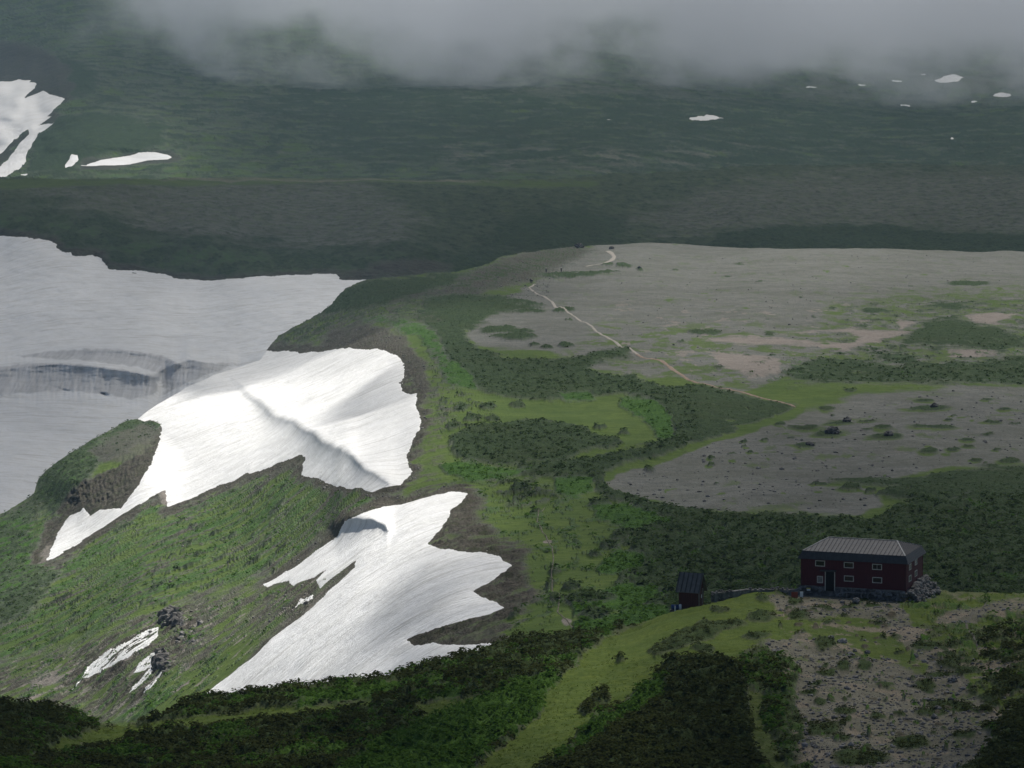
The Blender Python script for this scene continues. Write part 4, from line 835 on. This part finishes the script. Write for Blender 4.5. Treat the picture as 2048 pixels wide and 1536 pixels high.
for cy, cz in ((1.7, 2.18), (4.2, 2.30), (1.7, 1.0), (4.2, 1.12)): window(hut, cy, cz, 1.0, .62, 'r', 0)
dr = boxo('doorway', hut, dark_in, -8.35, -7.45, -.03, .0, -.45, 1.5)
boxo('door_frame', dr, frame_m, (-8.43, -8.352, -.06, 0, -.45, 1.5), (-7.448, -7.37, -.06, 0, -.45, 1.5))
cnp = boxo('porch_canopy', hut, roof_d, (-8.95, -7.2, -.55, .0, 1.62, 1.72), (-8.9, -8.82, -.5, -.42, 1.2, 1.62)) if False else boxo('porch_canopy', hut, roof_d, -8.85, -7.25, -.5, .0, 1.58, 1.70)
boxo('base_sill', hut, grey_w, (-7.1, -4.0, -.10, -.032, -.10, -.02), (-3.1, -.02, -.10, -.032, -.16, -.06))
# stone base
rnd = random.Random(5); bm = bmesh.new()
box(bm, -HW+.1, -.1, .15, HL-.1, -2.6, -.01)
for i in range(230):
    x = rnd.uniform(-HW-.1, .25)
    if -8.5 < x < -7.3: continue
    z = rnd.uniform(-1.0, -.12); stone_bm(bm, (x, rnd.uniform(-.15, .15)-(-z)*.25, z), rnd.uniform(.13, .27), 1, .75, rnd)
for i in range(420):
    y = rnd.uniform(-.3, HL+.9); z = -.0-rnd.random()*1.7+.35*sst(1, 4.5, y); out = max(0, (-z+.5))*rnd.uniform(.25, .95)
    stone_bm(bm, (.1+out, y, z), rnd.uniform(.15, .32), 1, .75, rnd)
for i in range(80): stone_bm(bm, (rnd.uniform(.1, 1.6), HL+rnd.uniform(0, 1.0), rnd.uniform(-1.6, -.3)), rnd.uniform(.15, .3), 1, .75, rnd)
bm_obj('stone_base', bm, stone_m, hut)
# bench in front of the hut
bn = empty('bench', hut.matrix_basis @ Vector((-5.2, -.75, -.52)), HR); bn.location = (Matrix.Translation(hp) @ Matrix.Rotation(HR, 4, 'Z')) @ Vector((-5.2, -.72, -.75)); tag(bn, 'low grey wooden bench in front of the dark red hut', 'bench')
boxo('seat', bn, grey_w, -.95, .95, -.16, .16, .36, .41); [boxo('leg', bn, grey_w, a, a+.08, -.13, .13, -.1, .357) for a in (-.8, .72)]
# toilet shed
sp_ = place(1395, 1219, 420.8)
shed = empty('toilet_shed', sp_, R(-22)); tag(shed, 'small dark brown-red shed with steep ribbed gable roof beside the stone wall', 'shed')
SW, SD, SH = 2.0, 1.85, 1.95
bm = bmesh.new(); box(bm, -SW, 0, 0, SD, 0, SH)
for xx in (-SW, -.03):
    a = [bm.verts.new(p) for p in ((xx, 0, SH+.001), (xx, SD, SH+.001), (xx, SD/2, SH+1.45), (xx+.03, 0, SH+.001), (xx+.03, SD, SH+.001), (xx+.03, SD/2, SH+1.45))]
    for f in ((0, 1, 2), (5, 4, 3), (0, 2, 5, 3), (2, 1, 4, 5), (1, 0, 3, 4)): bm.faces.new([a[i] for i in f])
boxo('skid', shed, dark_stone, -SW-.1, .1, -.05, SD+.05, -.5, -.003)
bm_obj('wall', bm, brownred, shed)
bm = bmesh.new(); ov = .3; th = .06
def slab(ya, yb, za, zb):
    vs = [bm.verts.new(p) for p in ((-SW-.28, ya, za), (.3, ya, za), (.3, yb, zb), (-SW-.28, yb, zb), (-SW-.28, ya, za-th), (.3, ya, za-th), (.3, yb, zb-th), (-SW-.28, yb, zb-th))]
    for f in ((0, 1, 2, 3), (7, 6, 5, 4), (0, 4, 5, 1), (1, 5, 6, 2), (2, 6, 7, 3), (3, 7, 4, 0)): bm.faces.new([vs[i] for i in f])
slope_s = 1.45/(SD/2); slab(-ov*.75, SD/2, SH+.12-ov*.75*slope_s, SH+1.45+.12); slab(SD+ov, SD/2+.001, SH+.12-ov*slope_s, SH+1.45+.12)
srf = bm_obj('roof', bm, shed_roof, shed); bm = bmesh.new()
for i in range(6): k = -SW-.2+i*.48; seam((k, -ov*.75, SH+.12-ov*.75*slope_s), (k, SD/2, SH+1.57), .08, .06)
bm_obj('seam', bm, roof_d, srf)
dd = boxo('door', shed, simple_mat('shed_door', (.07, .03, .025), (.10, .045, .035), 4), .001, .04, .38, 1.35, .05, 1.75)
boxo('door_frame', dd, grey_w, (.001, .07, .27, .377, 0, 1.85), (.001, .07, 1.353, 1.46, 0, 1.95)); boxo('notice', dd, white_p, .042, .055, .95, 1.12, 1.0, 1.35)
def cyl(bm, c, r, h, n=16, r2=None):
    bmesh.ops.create_cone(bm, cap_ends=True, segments=n, radius1=r, radius2=r if r2 is None else r2, depth=h, matrix=Matrix.Translation((c[0], c[1], c[2]+h/2)))
SM = Matrix.Translation(sp_) @ Matrix.Rotation(R(-22), 4, 'Z')
tk = empty('water_container', SM @ Vector((-SW-.05, -.35, -.1))); tag(tk, 'blue water container with white drum end at the left foot of the shed', 'container')
bm = bmesh.new(); bmesh.ops.create_cone(bm, cap_ends=True, segments=20, radius1=.26, radius2=.26, depth=.75, matrix=Matrix.Translation((-.2, 0, .26)) @ Matrix.Rotation(R(90), 4, 'Y')); bm_obj('tank', bm, blue_p, tk, True)
bm = bmesh.new(); cyl(bm, (.32, -.1, -.02), .15, .55, 18); cyl(bm, (.32, -.1, .53), .06, .06, 12); bm_obj('drum', bm, white_p, tk, True)
bm = bmesh.new(); box(bm, -.7, .6, -.35, .35, -.45, -.02); bm_obj('plinth', bm, dark_stone, tk)
# stone wall between shed and hut
rnd = random.Random(9); wp = [place(1424, 1212, 424.5), place(1500, 1203, 427.5), place(1560, 1200, 428.5), place(1612, 1198, 428.8)]; tops = [1.55, 1.45, 1.30, 1.2]
w0 = wp[0].copy(); bm = bmesh.new()
for s in range(3):
    A, B_ = wp[s]-w0, wp[s+1]-w0
    for i in range(int((B_-A).length*62)):
        t = rnd.random(); c = A.lerp(B_, t); ht = tops[s]*(1-t)+tops[s+1]*t+.08*math.sin(7*t+s); z = rnd.random()
        stone_bm(bm, c+Vector((0, rnd.uniform(-.35, .35)*(1-.4*z), -.4+z*(ht+.4)-.1)), rnd.uniform(.12, .24), 1, .75, rnd)
    n = (B_-A).length; m4 = Matrix.Translation((A+B_)/2+Vector((0, 0, (tops[s]+tops[s+1])/4-.25))) @ (B_-A).to_track_quat('X', 'Z').to_matrix().to_4x4() @ Matrix.Diagonal((n*.97, .5, (tops[s]+tops[s+1])/2+.1, 1))
    bmesh.ops.create_cube(bm, size=1, matrix=m4)
wo = bm_obj('stone_wall', bm, stone_m); wo.location = w0; tag(wo, 'low dry stone wall running from the shed to the red hut', 'wall')
HM = Matrix.Translation(hp) @ Matrix.Rotation(HR, 4, 'Z')
def ground0(u, v): return Vector([float(a) for a in L0.at(np.array(float(u)), np.array(float(v)))])
# signs and box by the entrance
g = ground0(1603, 1200); sg = empty('sign', g); tag(sg, 'white upright board sign standing in front of the wall by the hut entrance', 'sign')
boxo('board', sg, white_p, -.16, .16, -.02, .02, .22, .85); boxo('post', sg, grey_w, -.03, .03, .021, .07, -.2, .8)
g = ground0(1589, 1199); sg = empty('sign', g); tag(sg, 'rust red rectangular panel standing left of the white sign', 'sign')
boxo('board', sg, rust_p, -.32, .32, -.02, .02, .08, .72); [boxo('post', sg, grey_w, a, a+.06, .021, .07, -.2, .7) for a in (-.25, .2)]
bx = empty('box', place(1617, 1180, 428.2)); tag(bx, 'small yellow and white box on the stone wall by the hut door', 'box')
boxo('lid', bx, yellow_p, -.2, .2, -.14, .14, .13, .20); boxo('body', bx, white_p, -.18, .18, -.12, .12, -.05, .128)
pl_ = empty('marker_post', ground0(1350, 1226)); tag(pl_, 'short pale marker post in the grass left of the shed', 'post'); bm = bmesh.new(); cyl(bm, (0, 0, -.2), .07, .75, 10, .05); bm_obj('stake', bm, white_p, pl_); bm = bmesh.new(); cyl(bm, (0, 0, .55), .085, .06, 10, .04); bm_obj('cap', bm, grey_w, pl_)

# ================================================================== HIKERS
def skin_body(name, joints, edges, radii, mat):
    me = bpy.data.meshes.new(name); me.from_pydata(joints, edges, []); o = bpy.data.objects.new(name, me); COL.objects.link(o)
    sk = o.modifiers.new('skin', 'SKIN'); sk.use_smooth_shade = True
    for i, r in enumerate(radii): me.skin_vertices[0].data[i].radius = (r, r)
    me.skin_vertices[0].data[0].use_root = True
    sb = o.modifiers.new('sub', 'SUBSURF'); sb.levels = sb.render_levels = 1
    dg = bpy.context.evaluated_depsgraph_get(); ev = o.evaluated_get(dg); m2 = bpy.data.meshes.new_from_object(ev); bpy.data.objects.remove(o)
    m2.materials.clear(); m2.materials.append(mat); n = bpy.data.objects.new(name, m2); COL.objects.link(n); return n
skin_m = simple_mat('skin_tone', (.35, .22, .16), (.42, .27, .2), 4)
def cloth(n, c): return simple_mat(n, c, tuple(x*1.3 for x in c), 6)
def person(u, v, rz, jacket, trousers, pack, hat, label, stride=.16, h=1.0):
    g = Vector([float(a) for a in L1.at(np.array(float(u)), np.array(float(v)))])+Vector((0, 0, .02)); s = stride
    J = [(0, 0, .93), (0, 0, 1.15), (0, 0, 1.36), (0, 0, 1.48), (0, .01, 1.58), (0, .01, 1.68),
         (.19, 0, 1.40), (.26, .03, 1.12), (.24, .16, .92), (.24, .19, .86), (-.19, 0, 1.40), (-.27, -.05, 1.13), (-.25, .05, .90), (-.25, .08, .84),
         (.10, 0, .88), (.11, s*.7, .48), (.11, s, .09), (.11, s+.14, .05), (-.10, 0, .88), (-.11, -s*.4, .49), (-.11, -s*1.2, .10), (-.11, -s*1.2+.13, .05)]
    E = [(0, 1), (1, 2), (2, 3), (3, 4), (4, 5), (2, 6), (6, 7), (7, 8), (8, 9), (2, 10), (10, 11), (11, 12), (12, 13), (0, 14), (14, 15), (15, 16), (16, 17), (0, 18), (18, 19), (19, 20), (20, 21)]
    Rr = [.15, .14, .16, .06, .085, .08, .07, .05, .04, .035, .07, .05, .04, .035, .095, .065, .045, .04, .095, .065, .045, .04]
    J = [(a*h, b_*h, c*h) for a, b_, c in J]
    root = empty('person', g, rz); tag(root, label, 'person', 'hikers on the plateau path')
    bd = skin_body('body', J, E, [r*h for r in Rr], skin_m); bd.parent = root
    # clothing: slightly larger shells over torso+arms and legs
    jk = skin_body('jacket', [J[i] for i in (0, 1, 2, 6, 7, 8, 10, 11, 12)], [(0, 1), (1, 2), (2, 3), (3, 4), (4, 5), (2, 6), (6, 7), (7, 8)], [.175, .165, .185, .085, .065, .055, .085, .065, .055], jacket); jk.parent = root
    tr = skin_body('trousers', [J[i] for i in (0, 14, 15, 16, 18, 19, 20)], [(0, 1), (1, 2), (2, 3), (0, 4), (4, 5), (5, 6)], [.16, .11, .085, .065, .11, .085, .065], trousers); tr.parent = root
    bm = bmesh.new(); bmesh.ops.create_icosphere(bm, subdivisions=2, radius=1, matrix=Matrix.Translation((0, .0, 1.715*h)) @ Matrix.Diagonal((.125, .135, .09, 1))); cyl(bm, (0, .02, 1.67*h), .17, .02, 14); bm_obj('hat', bm, hat, root, True)
    if pack:
        bm = bmesh.new(); box(bm, -.17, .17, -.42, -.16, 1.0, 1.52); bmesh.ops.bevel(bm, geom=bm.edges[:], offset=.06, segments=2, affect='EDGES'); bm_obj('backpack', bm, pack, root, True)
blk = cloth('black_cloth', (.012, .012, .014)); dgn = cloth('dark_green_cloth', (.02, .03, .02)); wht = cloth('white_cloth', (.55, .55, .56)); nav = cloth('navy_cloth', (.015, .02, .04)); gry = cloth('grey_cloth', (.12, .12, .12))
person(1122.5, 548, R(170), blk, blk, blk, wht, 'hiker all in black with pale hat, rightmost on the plateau', h=1.03)
person(1092.3, 550.5, R(200), gry, nav, nav, wht, 'hiker in grey top and dark trousers, between the others', h=1.0)
person(1060.8, 566, R(175), dgn, gry, dgn, gry, 'left hiker of the pair where the path bends, in dark green', h=.98)
person(1063.8, 566.5, R(185), nav, gry, blk, wht, 'right hiker of the pair where the path bends, in navy with pale hat', h=.98)
boulder(L1, 1050.5, 573, .55, 'small black rock just left of the path bend below the hikers', dark_stone, 'boulders on the plateau')

# ================================================================== SUN, SKY, CLOUD, HAZE
EL, AZ = R(56), R(28)       # sun ahead and to the right
sdir = Vector((math.sin(AZ)*math.cos(EL), math.cos(AZ)*math.cos(EL), math.sin(EL)))
sun = bpy.data.lights.new('sun', 'SUN'); sun.energy = 5.0; sun.angle = R(.53); sun.color = (1, .965, .91)
so = bpy.data.objects.new('sun', sun); COL.objects.link(so); so.rotation_euler = sdir.to_track_quat('Z', 'Y').to_euler(); so.location = (0, 0, 1500)
w = bpy.data.worlds.new('World'); scn.world = w; w.use_nodes = True; nt = w.node_tree; bg = nt.nodes['Background']
sk = nt.nodes.new('ShaderNodeTexSky'); sk.sky_type = 'NISHITA'; sk.sun_disc = False; sk.sun_elevation = EL; sk.sun_rotation = AZ; sk.altitude = 2000; nt.links.new(sk.outputs[0], bg.inputs[0]); bg.inputs[1].default_value = .05

# cloud deck: unseen broken cloud overhead, cover shaped to place sun and shade below
CTRL = [(L1, 400, 800, .0), (L1, 600, 800, .0), (L1, 750, 720, .0), (L1, 750, 900, .0), (L1, 300, 1000, .0), (L1, 150, 1090, .02), (L1, 700, 1050, .0), (L1, 850, 1030, .0), (L1, 900, 1150, .0), (L1, 800, 1250, .0), (L1, 600, 1330, .0), (L1, 450, 1390, .0), (L1, 960, 1300, .0), (L1, 250, 1300, .0), (L1, 300, 1150, .15), (L1, 0, 1200, .35), (L1, 0, 1400, .3),
        (L1, 200, 930, .35), (L1, 850, 650, .3), (L1, 880, 800, .25), (L1, 900, 950, .15), (L1, 1050, 1100, .22), (L1, 1080, 1230, .3), (L1, 1180, 1150, .4), (L1, 1150, 830, .42), (L1, 1000, 880, .5), (L1, 1300, 1100, .75), (L1, 1500, 1120, .85), (L1, 1900, 1120, .85), (L1, 1350, 900, .65), (L1, 1600, 900, .82), (L1, 1900, 860, .78), (L1, 1700, 980, .85),
        (L1, 1100, 700, .68), (L1, 1300, 620, .52), (L1, 1600, 600, .50), (L1, 1900, 600, .58), (L1, 1500, 700, .50), (L1, 1900, 720, .62), (L1, 1300, 530, .42), (L1, 1700, 520, .40), (L1, 2000, 530, .5), (L1, 1000, 560, .8), (L1, 1100, 525, .7), (L1, 800, 570, .88), (L1, 1500, 800, .62),
        (L0, 1700, 1200, .86), (L0, 1400, 1210, .75), (L0, 1500, 1230, .6), (L0, 1300, 1270, .2), (L0, 1200, 1330, .0), (L0, 1130, 1400, .05), (L0, 1000, 1450, .55), (L0, 1330, 1330, .8), (L0, 1400, 1400, .95), (L0, 1700, 1400, .80), (L0, 1950, 1350, .9), (L0, 1100, 1290, .6), (L0, 800, 1380, .75), (L0, 700, 1480, .88), (L0, 300, 1450, .85), (L0, 300, 1530, .93), (L0, 50, 1430, .97), (L0, 1500, 1540, .97), (L0, 2000, 1530, .99), (L0, 1000, 1540, .8),
        (L2, 50, 950, .88), (L2, 200, 850, .88), (L2, 100, 760, .92), (L2, 300, 740, .92), (L2, 400, 650, .88), (L2, 100, 600, .86), (L2, 600, 580, .82), (L2, 50, 500, .84), (L2, 300, 500, .9), (L2, 600, 450, .93), (L2, 200, 380, .9), (L2, 1000, 450, .93), (L2, 1500, 450, .92), (L2, 2000, 400, .92),
        (L3, 60, 200, .62), (L3, 280, 318, .38), (L3, 600, 250, .88), (L3, 1000, 300, .86), (L3, 1400, 240, .82), (L3, 1900, 250, .85), (L3, 300, 150, .84), (L3, 1100, 150, .75), (L3, 1900, 150, .65), (L3, 100, 40, .85), (L3, 800, 40, .4), (L3, 1800, 60, .45), (L3, 500, -80, .3), (L3, 1200, -80, .3), (L3, 2000, -80, .3)]
C3 = []; ZR = CZ-120
for L, u, v, c in CTRL:
    p = L.at(np.array(float(u)), np.array(float(v))); t = (p[2]-ZR)/sdir.z
    q = (p[0]-sdir.x*t, p[1]-sdir.y*t); C3.append((q[0]/q[1]*F/260., math.log(q[1])*5.5, c))
C3 = np.array(C3)
def cover(xr, yr):
    a = xr/np.maximum(yr, 60)*F/260.; b_ = np.log(np.maximum(yr, 60))*5.5
    num = 0; den = 1e-9
    for (ca, cb_, cc) in C3:
        d2 = (a-ca)**2+((b_-cb_)*1.0)**2; wt = 1/(d2+.012)**2; num = num+wt*cc; den = den+wt
    return num/den
HC = 620.; t = (CZ+HC-ZR)/sdir.z
xs = np.linspace(-2300, 2300, 330); k = 1+np.arange(360)/359.*0
ys = np.exp(np.linspace(math.log(120), math.log(11000), 420))-200
X, Y = np.meshgrid(xs, ys); 
# columns follow the spread of the view so near gaps stay crisp
X = X*(np.clip(Y+200, 300, 6000)/6000.)**.85
cv = cover(X, Y); cv = np.clip(cv+.05*fbm(X/60., Y/90., 4, 91)*sst(0.02, .3, cv), 0, .985)
cv = np.where(Y < 180, np.maximum(cv, .9*sst(230, 120, Y)), cv)
XC, YC = X+sdir.x*t, Y+sdir.y*t
th = (18+150*cv)*(1+.5*fbm(X/130., Y/130., 4, 92))
Vt = np.stack([XC, YC, CZ+HC+th*.0+0*X], -1).reshape(-1, 3); Vb = Vt.copy(); Vt[:, 2] += th.ravel()
n_, m_ = X.shape; i = np.arange(n_*m_).reshape(n_, m_)
q1 = np.stack([i[:-1, :-1], i[:-1, 1:], i[1:, 1:], i[1:, :-1]], -1).reshape(-1, 4); q2 = q1[:, ::-1]+n_*m_
ring = np.r_[i[0, :], i[1:, -1], i[-1, -2::-1], i[-2:0:-1, 0]]; r2 = np.roll(ring, -1); q3 = np.stack([ring, ring+n_*m_, r2+n_*m_, r2], -1)
cm, nt = new_mat('cloud_vapour'); b = NB(nt)
al = b.n('ShaderNodeAttribute', attribute_name='cover').outputs['Fac']
tr = b.n('ShaderNodeBsdfTransparent'); tl = b.n('ShaderNodeBsdfTranslucent'); tl.inputs[0].default_value = (.52, .49, .43, 1); mx = b.n('ShaderNodeMixShader')
b.l(al, mx.inputs[0]); b.l(tr.outputs[0], mx.inputs[1]); b.l(tl.outputs[0], mx.inputs[2]); b.out(mx.outputs[0])
cd = mesh_np('unseen_cloud_deck', np.r_[Vt, Vb], np.r_[q1, q2, q3], cm)
at = cd.data.attributes.new('cover', 'FLOAT', 'POINT'); a_ = (1-np.sqrt(1-cv)).ravel().astype(np.float32); at.data.foreach_set('value', np.r_[a_, a_])
tag(cd, kind='structure')

def vol_box(name, x0, x1, y0, y1, z0, z1, m):
    bm = bmesh.new(); box(bm, x0, x1, y0, y1, z0, z1); return bm_obj(name, bm, m)
lo = min(L_.P[..., 2].min() for L_ in (L0, L1, L2, L3)); hi = max(CZ, max(L_.P[..., 2].max() for L_ in (L0, L1, L2, L3)))
hm, nt = new_mat('haze_air'); b = NB(nt); pv = b.n('ShaderNodeVolumePrincipled'); pv.inputs['Color'].default_value = (.50, .74, 1.0, 1); pv.inputs['Density'].default_value = 4.2e-5; pv.inputs['Anisotropy'].default_value = .0; b.out(pv.outputs[0], True)
tag(vol_box('haze', -3200, 3200, -60, 9500, lo-1, hi+8, hm), 'thin blue haze filling the air over the valley', kind='stuff')
# fog bank lying on the far mountain side
fm, nt = new_mat('fog_vapour'); b = NB(nt); co = b.coord(); s = b.n('ShaderNodeSeparateXYZ'); b.l(co, s.inputs[0])
nz = b.noise(b.mapping(co, (1, .4, 1.1)), .0058, 6, .62)
# ceiling height of the clear air beneath, sloping down toward the right
base = b.math('ADD', b.math('ADD', b.math('MULTIPLY', s.outputs[0], .045), b.math('MULTIPLY', b.math('MAXIMUM', s.outputs[0], 0.0), .065)), b.math('SUBTRACT', s.outputs[2], CZ-206.))
base = b.math('ADD', base, b.math('MULTIPLY', b.math('SUBTRACT', s.outputs[1], 4700.), -.002))
base = b.math('ADD', base, b.math('MULTIPLY', b.math('SUBTRACT', nz, .5), 560.))
dens = b.ramp(base, -18., 62.)
left = b.ramp(b.math('ADD', s.outputs[0], b.math('MULTIPLY', b.math('SUBTRACT', nz, .5), 500.)), -480., -330.)
dens = b.math('MULTIPLY', b.math('POWER', dens, 1.6), b.math('MULTIPLY', left, .0046))
pv = b.n('ShaderNodeVolumePrincipled'); pv.inputs['Color'].default_value = (.82, .85, .92, 1); pv.inputs['Anisotropy'].default_value = .0; b.l(dens, pv.inputs['Density']); b.out(pv.outputs[0], True)
fb = vol_box('fog_bank', -1500, 1500, 4250, 5900, CZ-265, CZ-105, fm); tag(fb, 'grey low cloud drifting over the top of the far plain', kind='stuff')

# ================================================================== CAMERA / RENDER
cam = bpy.data.cameras.new('camera'); co_ = bpy.data.objects.new('camera', cam); COL.objects.link(co_); co_.location = (0, 0, CZ); co_.rotation_euler = (R(90)-PITCH, 0, 0)
cam.sensor_width = 36; cam.lens = 36*F/2048; cam.clip_start = 1; cam.clip_end = 20000; scn.camera = co_
scn.view_settings.view_transform = 'Standard'; scn.view_settings.look = 'None'; scn.view_settings.gamma = 1; scn.view_settings.exposure = 0.4
scn.cycles.use_denoising = True; scn.cycles.max_bounces = 5; scn.cycles.diffuse_bounces = 2; scn.cycles.volume_bounces = 2; scn.cycles.transparent_max_bounces = 12
scn.cycles.volume_step_rate = 1.0; scn.cycles.volume_max_steps = 64
fm.cycles.volume_step_rate = 1.0 if hasattr(fm.cycles, 'volume_step_rate') else 1.0
hm.cycles.homogeneous_volume = True
